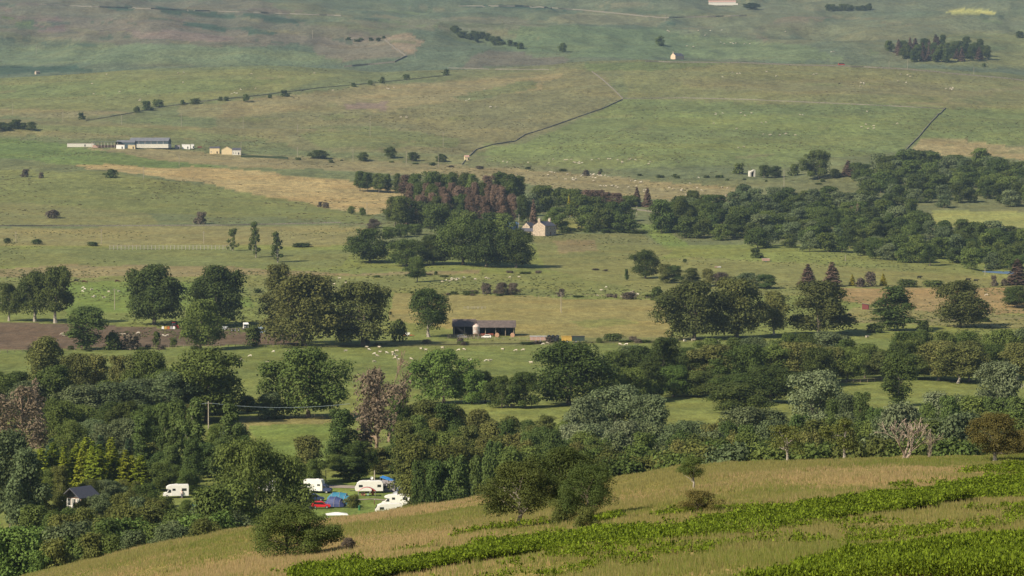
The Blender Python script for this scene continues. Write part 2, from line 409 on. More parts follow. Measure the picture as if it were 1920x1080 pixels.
# strips and the long slope on the left
field([(90, 276), (330, 282), (470, 290), (980, 318), (1390, 352), (1380, 385), (1200, 372), (940, 340), (600, 318), (400, 312), (230, 300)], TAN, 0.8, 1500)
field([(480, 290), (680, 298), (880, 318), (690, 312), (540, 306)], ROUGH, 0.6, 1500)
field([(1150, 318), (1330, 312), (1560, 335), (1500, 345), (1200, 330)], RUSH, 0.45, 1500)
field([(-50, 252), (100, 268), (300, 300), (420, 316), (160, 310), (-50, 292)], (0.094, 0.132, 0.040), 0.9, 1500)
field([(130, 306), (420, 316), (768, 350), (735, 395), (690, 404), (520, 372), (380, 342), (180, 318)], STRAW, 0.95, 1500)
field([(-50, 320), (200, 322), (420, 352), (700, 404), (690, 418), (300, 400), (-50, 380)], (0.122, 0.134, 0.046), 0.9, 1500)
field([(-50, 375), (280, 398), (300, 420), (-50, 425)], OLIVE, 0.7, 1500)
field([(-50, 428), (640, 424), (700, 430), (660, 460), (-50, 462)], (0.175, 0.160, 0.066), 0.85, 1500)
field([(-50, 464), (560, 468), (660, 470), (640, 500), (-50, 500)], (0.120, 0.132, 0.050), 0.8, 1400)
field([(-50, 508), (130, 498), (420, 500), (660, 512), (900, 508), (900, 515), (420, 518), (120, 520), (-50, 518)], (0.19, 0.150, 0.082), 0.75, 1400)
field([(110, 528), (460, 530), (480, 575), (130, 590)], LUSH, 1.0, 1200)
field([(740, 548), (1020, 556), (1060, 560), (1240, 562), (1260, 632), (960, 632), (730, 600)], (0.195, 0.170, 0.064), 0.95, 1200, rough=0.4)
field([(1060, 604), (1150, 598), (1200, 606), (1100, 616)], GREEN, 0.6, 1200)
field([(440, 515), (1060, 515), (1240, 545), (1000, 552), (740, 545), (440, 560)], (0.135, 0.145, 0.050), 0.7, 1200)
field([(1000, 440), (1200, 440), (1260, 470), (1200, 500), (1020, 500)], (0.128, 0.130, 0.050), 0.8, 1200)
field([(1040, 452), (1110, 450), (1120, 470), (1050, 474)], (0.17, 0.125, 0.07), 0.6, 1200)
field([(1180, 420), (1240, 420), (1300, 462), (1240, 458)], LUSH, 0.8, 1200)
field([(1000, 500), (1300, 480), (1860, 520), (1990, 530), (1990, 545), (1500, 536), (1200, 548)], (0.150, 0.150, 0.054), 0.85, 1200)
field([(1540, 540), (1990, 540), (1990, 585), (1800, 592), (1560, 560)], (0.225, 0.160, 0.078), 0.85, 1200)
field([(1600, 575), (1990, 596), (1990, 618), (1560, 606)], (0.165, 0.150, 0.062), 0.8, 1200)
field([(1745, 394), (1990, 398), (1990, 428), (1740, 422)], (0.190, 0.198, 0.066), 1.0, 1500)
field([(1000, 415), (1190, 400), (1180, 432), (1040, 436)], (0.155, 0.16, 0.05), 0.9, 1500)
# ploughed ground by the left hand farm, and its headland
field([(-50, 604), (120, 606), (330, 616), (560, 626), (560, 644), (330, 650), (-50, 658)], SOIL, 1.0, 1100, rough=0.5)
field([(-50, 660), (560, 650), (1260, 640), (1990, 636), (1990, 700), (1000, 730), (-50, 700)], (0.118, 0.142, 0.042), 0.9, 800)
field([(700, 640), (1300, 630), (1300, 642), (700, 652)], ROUGH, 0.5, 800)
field([(430, 782), (640, 780), (640, 800), (460, 806)], (0.20, 0.17, 0.07), 0.8, 600)
field([(460, 796), (640, 796), (600, 880), (500, 880)], LUSH, 0.8, 600)
field([(560, 896), (760, 896), (800, 990), (560, 990)], (0.125, 0.165, 0.042), 1.0, 540, 700, rough=0.2)
# the near hillside: bleached bents with greener hollows
near = (DD <= 560) & (ZZ > 8)
lay(near, (0.235, 0.192, 0.066))
gn = np.clip(fbm(XX, DD * 0.7, 16, 81, 4) * 0.9 + 0.35, 0, 1)
lay_mask = near[..., None] * gn[..., None]
tint = tint * (1 - 0.55 * lay_mask) + np.array((0.140, 0.155, 0.044)) * 0.55 * lay_mask
bn = np.clip(fbm(XX, DD * 0.6, 22, 87, 4) * 1.1 - 0.1, 0, 1)[..., None] * near[..., None]
tint = tint * (1 - 0.6 * bn) + np.array((0.285, 0.205, 0.100)) * 0.6 * bn
field([(1350, 872), (1650, 862), (1700, 890), (1500, 900), (1330, 895)], (0.13, 0.155, 0.05), 0.5, 80, 400)
for c in [(860, 985, 60, 6), (1750, 985, 30, 3), (1720, 1062, 70, 5), (1215, 1068, 40, 6), (1150, 945, 60, 4), (870, 1075, 60, 4)]:
    field([(c[0] - c[2], c[1]), (c[0], c[1] - c[3]), (c[0] + c[2], c[1]), (c[0], c[1] + c[3])], (0.15, 0.09, 0.075), 0.7, 80, 400)
tint = np.clip(tint, 0.01, 1)

g_near = ground_mat('hillside_turf', 0.2, 0.15, 0.9, 0.5)
g_mid = ground_mat('valley_turf', 0.45, 0.22, 1.0, 0.25)
g_far = ground_mat('moor_turf', 0.75, 0.7, 1.25, 0.35)
def sheet(name, r0, r1, m):
    nr = r1 - r0; nc = len(cols)
    V = np.stack([XX[r0:r1], DD[r0:r1], ZZ[r0:r1]], -1).reshape(-1, 3)
    i = (np.arange(nr - 1)[:, None] * nc + np.arange(nc - 1)[None, :]).ravel()
    F = np.stack([i, i + 1, i + 1 + nc, i + nc], -1)
    me = np_mesh(name, V, F, True)
    a = me.attributes.new('tint', 'FLOAT_COLOR', 'POINT')
    a.data.foreach_set('color', np.concatenate([tint[r0:r1].reshape(-1, 3), np.ones((nr * nc, 1))], 1).astype(np.float32).ravel())
    o = mesh_obj(name, me, None, [m]); o['kind'] = 'structure'
    return o
ra = int(np.searchsorted(rows, 500)); rb = int(np.searchsorted(rows, 2300))
sheet('hillside', 0, ra + 1, g_near)
sheet('ground', ra, rb + 1, g_mid)
sheet('hills', rb, len(rows), g_far)

# ------------------------------------------------------------------ trees
def leaf_quads(P, N, size, r, flat=0.0, ragged=0.45):
    """Ragged leaf clumps: one crooked quad at each point, turned roughly along N."""
    n = len(P)
    N = N + r.normal(0, 0.40, (n, 3)); N /= np.linalg.norm(N, axis=1, keepdims=True) + 1e-9
    A = np.cross(N, r.normal(0, 1, (n, 3))); A /= np.linalg.norm(A, axis=1, keepdims=True) + 1e-9
    B = np.cross(N, A)
    s = size * r.uniform(0.55, 1.35, (n, 1))
    q = []
    for a, b in ((-1, -1), (1, -1), (1, 1), (-1, 1)):
        ja = a * r.uniform(1 - ragged, 1 + ragged, (n, 1)); jb = b * r.uniform(1 - ragged, 1 + ragged, (n, 1))
        q.append(P + s * 0.5 * (A * ja + B * jb * (1 - flat)) + N * s * r.normal(0, 0.12, (n, 1)))
    V = np.stack(q, 1).reshape(-1, 3)
    F = np.arange(4 * n).reshape(n, 4)
    return V, F
def unit(r, n):
    d = r.normal(0, 1, (n, 3)); return d / np.linalg.norm(d, axis=1, keepdims=True)
def lobed_crown(r, prof, nl, lobe, nleaf, size, asp, droop=0.0, inner=0.2):
    """A crown one unit high and asp wide: many small round lobes over the envelope prof(h) -> radius, and leaf inside it too."""
    hs = [p[0] for p in prof]; rs = [p[1] * asp for p in prof]
    lobe = lobe * min(1.0, asp ** 0.5)
    cs = []; boughs = []
    ph = r.uniform(0, 6.283, 3); am = r.uniform(0.07, 0.22, 3)
    edge = lambda a, h: 1.0 - 0.10 + sum(am[i] * math.sin((i + 1) * a + ph[i] + h * 3 * (i - 1)) for i in range(3)) * 0.9
    nb = max(8, nl // 5)
    for k in range(nb):
        for _ in range(40):
            h = hs[0] + (1.0 - hs[0]) * (k + r.uniform(0, 1)) / nb; a = r.uniform(0, 2 * math.pi); s = lobe * r.uniform(0.85, 2.5)
            R = max(np.interp(h, hs, rs) * edge(a, h) - s * 0.8, 0.005)
            rr = R * (1 - abs(r.normal(0, 0.10))) if r.random() > inner else R * r.uniform(0.1, 0.8)
            c = np.array([rr * math.cos(a), rr * math.sin(a), min(h, 1.0 - s * 0.85)])
            if all(np.linalg.norm(c - q[0]) > 0.62 * (s + q[1]) for q in boughs): break
        boughs.append((c, s))
    for k in range(nl):
        c, s = boughs[k % nb]
        d = unit(r, 1)[0]; d[2] = abs(d[2]) * 0.9 if r.random() < 0.75 else d[2]
        q = c + d * s * r.uniform(0.45, 1.0); t = lobe * r.uniform(0.5, 1.1)
        q[2] = min(max(q[2], hs[0]), 1.0 - t * 0.8)
        cs.append((q, t))
    for c, s in boughs: cs.append((c, s * 0.8))
    P = []; N = []
    w = np.array([s for c, s in cs]) ** 2; w = w / w.sum()
    for (c, s), k in zip(cs, w):
        d = unit(r, int(nleaf * k) + 4)
        d[:, 2] = np.where(d[:, 2] < -0.45, -d[:, 2], d[:, 2])
        rad = s * np.clip(r.normal(0.9, 0.16, (len(d), 1)), 0.3, 1.3)
        p = c + d * rad
        p[:, 2] -= droop * np.maximum(0, np.hypot(d[:, 0], d[:, 1]) - 0.4) * r.uniform(0, 1, len(d)) * s * 3
        P.append(p); N.append(d + 0.4 * np.array([0, 0, 1]))
    n = nleaf // 8
    h = r.uniform(hs[0], 0.93, n); a = r.uniform(0, 6.283, n); R = np.interp(h, hs, rs) * np.sqrt(r.uniform(0, 0.5, n))
    P.append(np.stack([R * np.cos(a), R * np.sin(a), h], -1)); N.append(unit(r, n) + np.array([0, 0, .3]))
    P = np.concatenate(P); N = np.concatenate(N)
    P[:, 2] = np.maximum(P[:, 2], 0.015)
    k = 0.5 * asp / np.percentile(np.hypot(P[:, 0], P[:, 1]), 94.5); kz = 0.985 / np.percentile(P[:, 2], 99.7)
    P = P * np.array([k, k, kz])
    V, F = leaf_quads(P, N, size, r)
    V[:, :2] /= asp
    return (V, F), [c * np.array([k, k, kz]) for c, s in cs]
def limbs(r, targets, top, rad, asp, fork=0.25):
    """A tapered, slightly crooked trunk with limbs that reach for the lobes."""
    b = MB()
    pts = [(0, 0, -0.03)]; x = y = 0.0
    for k in range(1, 7):
        x += r.normal(0, 0.012); y += r.normal(0, 0.012); pts.append((x, y, top * k / 6))
    rr = [rad * 1.55] + [rad * (1.05 - 0.75 * k / 6) for k in range(1, 7)]
    b.tube(pts, rr, 7)
    for t in targets:
        h0 = r.uniform(fork, 0.92) * top
        h0 = min(h0, max(t[2] - 0.08, fork * top))
        i = min(int(h0 / top * 6), 5); f = h0 / top * 6 - i
        p0 = np.array(pts[i]) * (1 - f) + np.array(pts[i + 1]) * f
        p3 = np.array(t); m1 = p0 * 0.65 + p3 * 0.35 + r.normal(0, 0.018, 3) + np.array([0, 0, 0.02]); m2 = p0 * 0.3 + p3 * 0.7 + r.normal(0, 0.02, 3)
        q = rad * r.uniform(0.28, 0.48)
        b.tube([p0, m1, m2, p3], [q, q * 0.75, q * 0.5, q * 0.15], 5, False)
    b.v = [(p[0] / asp, p[1] / asp, p[2]) for p in b.v]
    return b
DOME = [(0.10, 0.36), (0.2, 0.46), (0.4, 0.5), (0.6, 0.47), (0.78, 0.38), (0.92, 0.22), (1.0, 0.06)]
OPEN = [(0.24, 0.25), (0.34, 0.43), (0.5, 0.5), (0.68, 0.45), (0.84, 0.32), (0.95, 0.18), (1.0, 0.05)]
TALL = [(0.10, 0.32), (0.25, 0.46), (0.45, 0.5), (0.65, 0.4), (0.85, 0.22), (1.0, 0.04)]
COLUMN = [(0.08, 0.35), (0.2, 0.5), (0.5, 0.48), (0.75, 0.34), (0.9, 0.2), (1.0, 0.03)]
BUSH = [(0.0, 0.42), (0.2, 0.5), (0.5, 0.47), (0.75, 0.36), (0.92, 0.2), (1.0, 0.08)]
TOP = [(0.18, 0.3), (0.32, 0.48), (0.6, 0.5), (0.8, 0.4), (0.93, 0.24), (1.0, 0.06)]
BARK = mat('bark_grey', (0.17, 0.14, 0.11), 0.9, 0.1, scale=9)
BARK_PALE = mat('bark_pale', (0.34, 0.30, 0.25), 0.85, 0.1, scale=9)
BARK_DEAD = mat('dead_wood', (0.32, 0.255, 0.20), 0.85, 0.1, scale=9)
BARK_TAN = mat('tan_dead_wood', (0.27, 0.20, 0.14), 0.85, 0.1, scale=9)
BARK_DARK = mat('bark_brown', (0.10, 0.075, 0.055), 0.9, 0.1, scale=9)
LEAF = {
    'oak': leaf_mat('oak_leaves', (0.046, 0.068, 0.017), (0.078, 0.100, 0.024), lift=1.45),
    'oakbright': leaf_mat('fresh_leaves', (0.055, 0.095, 0.020), (0.080, 0.120, 0.028), lift=1.45),
    'dark': leaf_mat('sycamore_leaves', (0.036, 0.053, 0.014), (0.060, 0.074, 0.019), lift=1.45),
    'copper': leaf_mat('copper_tinged_leaves', (0.044, 0.056, 0.017), (0.076, 0.078, 0.023), lift=1.45),
    'birch': leaf_mat('birch_leaves', (0.070, 0.082, 0.024), (0.108, 0.106, 0.032), lift=1.45),
    'alder': leaf_mat('alder_leaves', (0.042, 0.066, 0.018), (0.066, 0.090, 0.025), lift=1.45),
    'willow': leaf_mat('willow_leaves', (0.084, 0.108, 0.050), (0.126, 0.144, 0.078), lift=1.45),
    'greywillow': leaf_mat('sallow_leaves', (0.062, 0.084, 0.036), (0.092, 0.110, 0.050), lift=1.45),
    'larch': leaf_mat('larch_needles', (0.095, 0.125, 0.012), (0.150, 0.165, 0.016), lift=1.45),
    'spruce': leaf_mat('spruce_needles', (0.028, 0.050, 0.026), (0.044, 0.070, 0.034), lift=1.45),
    'brown': leaf_mat('dead_needles', (0.102, 0.080, 0.054), (0.140, 0.110, 0.076), lift=1.45),
    'plum': leaf_mat('plum_brown_needles', (0.085, 0.058, 0.042), (0.125, 0.085, 0.060), lift=1.45),
    'gold': leaf_mat('golden_needles', (0.180, 0.160, 0.015), (0.25, 0.22, 0.022), lift=1.45),
    'thorn': leaf_mat('hawthorn_leaves', (0.054, 0.066, 0.017), (0.086, 0.092, 0.024), lift=1.45),
    'rust': leaf_mat('rusty_thorn_leaves', (0.070, 0.062, 0.018), (0.098, 0.082, 0.025), lift=1.45),
    'heather': leaf_mat('purple_brown_leaves', (0.070, 0.056, 0.044), (0.092, 0.076, 0.052), lift=1.45),
}
SHAPE = {}
def make_shape(name, fn, n):
    SHAPE[name] = []
    for k in range(n):
        r = np.random.default_rng(abs(sum(ord(c) * (i + 3) for i, c in enumerate(name))) * 31 + k)
        SHAPE[name].append(fn(r))
def broad(prof, nl, lobe, nleaf, size, asp, top=0.62, rad=0.032, droop=0.0, nlimb=9):
    def f(r):
        (V, F), cs = lobed_crown(r, prof, nl, lobe, nleaf, size, asp * r.uniform(0.95, 1.05), droop)
        idx = r.permutation(len(cs))[:nlimb]
        b = limbs(r, [cs[i] for i in idx], top, rad, asp)
        return np_mesh('crown', V, F), b.mesh('trunk')
    return f
make_shape('dome', broad(DOME, 84, 0.125, 16000, 0.0205, 1.15, 0.6, 0.028), 6)
make_shape('open', broad(OPEN, 62, 0.12, 12000, 0.0205, 1.05, 0.62, 0.034), 4)
make_shape('near_dome', broad(DOME, 110, 0.13, 34000, 0.0155, 1.5, 0.55, 0.03), 2)
make_shape('near_open', broad(OPEN, 85, 0.12, 26000, 0.0140, 1.15, 0.6, 0.036, nlimb=16), 3)
HIGH = [(0.44, 0.25), (0.52, 0.45), (0.68, 0.5), (0.84, 0.38), (0.94, 0.2), (1.0, 0.06)]
make_shape('near_high', broad(HIGH, 50, 0.10, 11000, 0.0155, 0.95, 0.72, 0.034, nlimb=12), 1)
make_shape('near_bush', broad(BUSH, 60, 0.15, 9000, 0.022, 1.3, 0.6, 0.03, nlimb=12), 1)
make_shape('tall', broad(TALL, 60, 0.12, 9500, 0.018, 0.5, 0.85, 0.012, 0.25), 4)
make_shape('column', broad(COLUMN, 60, 0.11, 9000, 0.018, 0.38, 0.9, 0.012, 0.0), 3)
make_shape('billow', broad(TOP, 70, 0.12, 13000, 0.0185, 0.75, 0.7, 0.02, 0.25), 3)
make_shape('lace', broad(TOP, 44, 0.10, 2900, 0.021, 0.8, 0.86, 0.026, 0.1, nlimb=34), 2)
make_shape('bush', broad(BUSH, 40, 0.19, 7500, 0.030, 1.2, 0.5, 0.03), 3)
make_shape('sparse', broad(OPEN, 26, 0.12, 2600, 0.026, 1.0, 0.66, 0.035, nlimb=14), 2)
make_shape('small', broad(BUSH, 16, 0.24, 900, 0.085, 1.2, 0.5, 0.03, nlimb=4), 3)
make_shape('wood', broad(DOME, 40, 0.16, 5200, 0.036, 1.15, 0.6, 0.022, nlimb=6), 5)
def conifer(nwh, nb, droop, size, dens, prof_pow=0.85, bare=0.08, asp=0.48):
    def f(r):
        P = []; N = []
        b = MB(); b.tube([(0, 0, -0.02), (r.normal(0, .004), 0, 0.5), (0, 0, 0.99)], [0.014, 0.009, 0.002], 6)
        for w in range(nwh):
            h = bare + (0.985 - bare) * (w + r.uniform(-.3, .3)) / nwh
            R = asp * 0.5 * max(0.03, (1 - max(h, 0.02)) ** prof_pow * 1.08)
            for k in range(nb):
                a = r.uniform(0, 2 * math.pi); L = R * r.uniform(0.6, 1.08)
                n = max(3, int(dens * L / 0.5 / asp))
                t = np.sqrt(r.uniform(0.04, 1, n)); wd = 0.032 * (1 - 0.5 * t)
                side = r.normal(0, 1, n) * wd
                p = np.stack([math.cos(a) * t * L - math.sin(a) * side, math.sin(a) * t * L + math.cos(a) * side, h - droop * t * t * L + r.normal(0, 0.008, n)], -1)
                P.append(p); N.append(np.tile([math.cos(a) * 0.5, math.sin(a) * 0.5, 0.9], (n, 1)))
                if k % 3 == 0:
                    b.tube([(0, 0, h), (math.cos(a) * L * 0.6, math.sin(a) * L * 0.6, h - droop * 0.3 * L)], [0.006, 0.002], 4, False)
        V, F = leaf_quads(np.concatenate(P), np.concatenate(N), size, r)
        V[:, 2] = np.clip(V[:, 2], 0.0, 1.0); V[:, :2] /= asp
        b.v = [(p[0] / asp, p[1] / asp, p[2]) for p in b.v]
        return np_mesh('crown', V, F), b.mesh('trunk')
    return f
make_shape('cone', conifer(30, 10, 0.45, 0.024, 30), 3)
make_shape('larchcone', conifer(22, 10, 0.15, 0.026, 30, 0.7), 3)
make_shape('thincone', conifer(24, 9, 0.35, 0.022, 20, 0.7, 0.06), 2)
def bare(depth, spread, len0, ratio, rad0, trunk_h=0.22, many=1, twigs=True):
    """A leafless tree: forking limbs only, scaled to one unit high and one wide."""
    def f(r):
        segs = []
        def grow(p, d, L, q, k):
            pts = [p]; rr = [q]; dd = d
            for s in range(3):
                dd = dd + r.normal(0, 0.16, 3) + np.array([0, 0, 0.05]); dd /= np.linalg.norm(dd)
                p = p + dd * L / 3; pts.append(p); rr.append(q * (1 - 0.14 * (s + 1)))
            segs.append((pts, rr, k))
            if k == 0: return
            for c in range(3 if r.random() < 0.45 else 2):
                nd = dd + r.normal(0, spread, 3); nd[2] = nd[2] * 0.8 + 0.12; nd /= np.linalg.norm(nd)
                grow(pts[-1] if c < 2 else pts[2], nd, L * ratio * r.uniform(0.8, 1.2), rr[-1] * 0.68, k - 1)
        for m in range(many):
            a = r.uniform(0, 2 * math.pi); lean = 0.0 if many == 1 else 0.55
            d = np.array([math.cos(a) * lean, math.sin(a) * lean, 1.0]); d /= np.linalg.norm(d)
            grow(np.array([0.02 * m * math.cos(a), 0.02 * m * math.sin(a), -0.02]), d, trunk_h if many == 1 else len0, rad0, depth)
        allp = np.array([p for s in segs for p in s[0]])
        h = allp[:, 2].max(); w = np.percentile(np.hypot(allp[:, 0], allp[:, 1]), 97)
        b = MB()
        for pts, rr, k in segs:
            pts = [(p[0] / w * 0.5, p[1] / w * 0.5, p[2] / h) for p in pts]
            b.tube(pts, [max(q, 0.004) for q in rr], 6 if k > 1 else 4, False)
        return None, b.mesh('trunk')
    return f
make_shape('bare', bare(6, 0.34, 0.2, 0.80, 0.044, 0.30), 2)
make_shape('baremany', bare(4, 0.30, 0.34, 0.74, 0.026, many=5), 1)
def ragged(r):
    """A wind-torn poplar: a tall stem with separate tufts of leaf."""
    P = []; N = []; b = MB(); b.tube([(0, 0, -0.02), (0.02, 0, 0.5), (0, 0.01, 0.98)], [0.03, 0.02, 0.004], 6)
    for k in range(26):
        h = r.uniform(0.12, 0.97); a = r.uniform(0, 6.28); R = r.uniform(0.05, 0.42) * (1.05 - 0.6 * h)
        c = np.array([R * math.cos(a), R * math.sin(a), h])
        b.tube([(0.01, 0, max(h - 0.12, 0.05)), c], [0.010, 0.003], 4, False)
        d = unit(r, 60); P.append(c + d * r.uniform(0.06, 0.13) * r.uniform(0.5, 1.1, (60, 1)) * np.array([1.2, 1.2, 0.8])); N.append(d)
    V, F = leaf_quads(np.concatenate(P), np.concatenate(N), 0.036, r)
    return np_mesh('crown', V, F), b.mesh('trunk')
make_shape('ragged', ragged, 2)
#        name             category  shape        leaves       bark       plain words for its look
KIND = {
    'oak': ('oak_tree', 'tree', 'dome', 'oak', BARK),
    'oakb': ('broadleaf_tree', 'tree', 'dome', 'oakbright', BARK),
    'dark': ('dark_broadleaf_tree', 'tree', 'dome', 'dark', BARK),  # any very dark broadleaf: sycamores, oaks and unidentified trees alike
    'cop': ('beech_tree', 'tree', 'dome', 'copper', BARK),
    'syc': ('dark_broadleaf_tree', 'tree', 'open', 'dark', BARK_PALE),
    'ash': ('hardwood_tree', 'tree', 'billow', 'birch', BARK_PALE),
    'birch': ('birch_tree', 'tree', 'tall', 'birch', BARK_PALE),
    'alder': ('deciduous_tree', 'tree', 'tall', 'alder', BARK),
    'poplar': ('poplar_tree', 'tree', 'column', 'alder', BARK_PALE),
    'willow': ('willow_tree', 'tree', 'billow', 'willow', BARK_PALE),
    'gwil': ('sallow_tree', 'tree', 'billow', 'greywillow', BARK),
    'larch': ('larch_tree', 'tree', 'larchcone', 'larch', BARK_DARK),
    'spruce': ('spruce_tree', 'tree', 'cone', 'spruce', BARK_DARK),
    'brown': ('dead_conifer', 'tree', 'thincone', 'brown', BARK_DEAD),
    'plum': ('dead_spruce', 'tree', 'cone', 'plum', BARK_DARK),
    'gold': ('golden_conifer', 'tree', 'cone', 'gold', BARK_DARK),
    'haw': ('hawthorn_tree', 'tree', 'open', 'thorn', BARK_PALE),
    'thin': ('hawthorn_tree', 'tree', 'sparse', 'thorn', BARK_PALE),
    'bush': ('bush', 'bush', 'bush', 'oak', BARK),
    'olive': ('bush', 'bush', 'bush', 'thorn', BARK),
    'gbush': ('bush', 'bush', 'bush', 'greywillow', BARK),
    'heath': ('bush', 'bush', 'bush', 'heather', BARK),
    'shrub': ('shrub', 'shrub', 'small', 'dark', BARK),
    'hshrub': ('shrub', 'shrub', 'small', 'heather', BARK),
    'dead': ('dead_tree', 'tree', 'bare', None, BARK_TAN),
    'deadm': ('dead_tree', 'tree', 'baremany', None, BARK_DEAD),
    'deadb': ('dead_larch', 'tree', 'lace', 'brown', BARK_TAN),
    'deadw': ('dead_tree', 'tree', 'sparse', 'brown', BARK_DEAD),
    'pine': ('pine_tree', 'tree', 'tall', 'plum', BARK_DARK),
    'rag': ('poplar_tree', 'tree', 'ragged', 'dark', BARK_PALE),
    'wood': ('broadleaf_tree', 'tree', 'wood', 'dark', BARK),
    'woodo': ('hardwood_tree', 'tree', 'wood', 'oak', BARK),  # generic mid green broadleaf of the woods, species not identified
    'woodb': ('deciduous_tree', 'tree', 'wood', 'greywillow', BARK),  # greyish broadleaf filling the woods, of no particular species
    'noak': ('oak_tree', 'tree', 'near_dome', 'oak', BARK),
    'nhaw': ('hawthorn_tree', 'tree', 'near_open', 'thorn', BARK_PALE),
    'nhigh': ('hawthorn_tree', 'tree', 'near_high', 'oak', BARK_PALE),
    'nthorn': ('hawthorn_tree', 'tree', 'near_open', 'dark', BARK),
    'nrust': ('hawthorn_tree', 'tree', 'near_open', 'rust', BARK_PALE),
}
MESH_CACHE = {}
ASP = {'dome': 1.15, 'open': 1.05, 'billow': 0.75, 'bush': 1.2, 'wood': 1.15}
def tree_meshes(kind, asp=None):
    nm, cat, shp, leaf, bark = KIND[kind]
    if asp and shp in ASP and asp < 0.68 * ASP[shp] and leaf: shp = 'tall' if asp < 0.62 else 'billow'
    key = (shp, leaf, bark.name)
    if key not in MESH_CACHE:
        out = []
        for cm, tm in SHAPE[shp]:
            c = cm.copy() if cm else None
            if c: c.materials.clear(); c.materials.append(LEAF[leaf])
            t = tm.copy(); t.materials.clear(); t.materials.append(bark)
            out.append((c, t))
        MESH_CACHE[key] = out
    return MESH_CACHE[key]
NTREE = 0
def tree(kind, u, vtop, w, base, label=None, group=None, flat=0.85):
    """kind; picture column of the stem; row of its top; crown width in pixels; row of its foot, or minus its depth in metres."""
    global NTREE
    p = at_depth(u, -base) if base < 0 else spot(u, base)
    if p.y > 7000: return None
    h = (row_of(p.z, p.y) - vtop) / px(p.y)
    if h < 0.5: return None
    W = w / px(p.y)
    shp = KIND[kind][2]
    if shp in ASP and W / h < 0.62 * ASP[shp]:
        W = max(W, 0.42 * h)
    nm, cat = KIND[kind][:2]
    o = thing(nm, p, label, cat, random.uniform(0, 6.283), group, (W, W, h))
    cm, tm = random.choice(tree_meshes(kind, W / h))
    crown_name = 'twigs' if KIND[kind][3] is None else ('foliage' if cat != 'tree' else 'crown')
    if cm:
        c = bpy.data.objects.new(crown_name, cm); C.objects.link(c); c.parent = o
    t = bpy.data.objects.new('stem' if cat != 'tree' else 'trunk', tm); C.objects.link(t); t.parent = o
    NTREE += 1
    return o
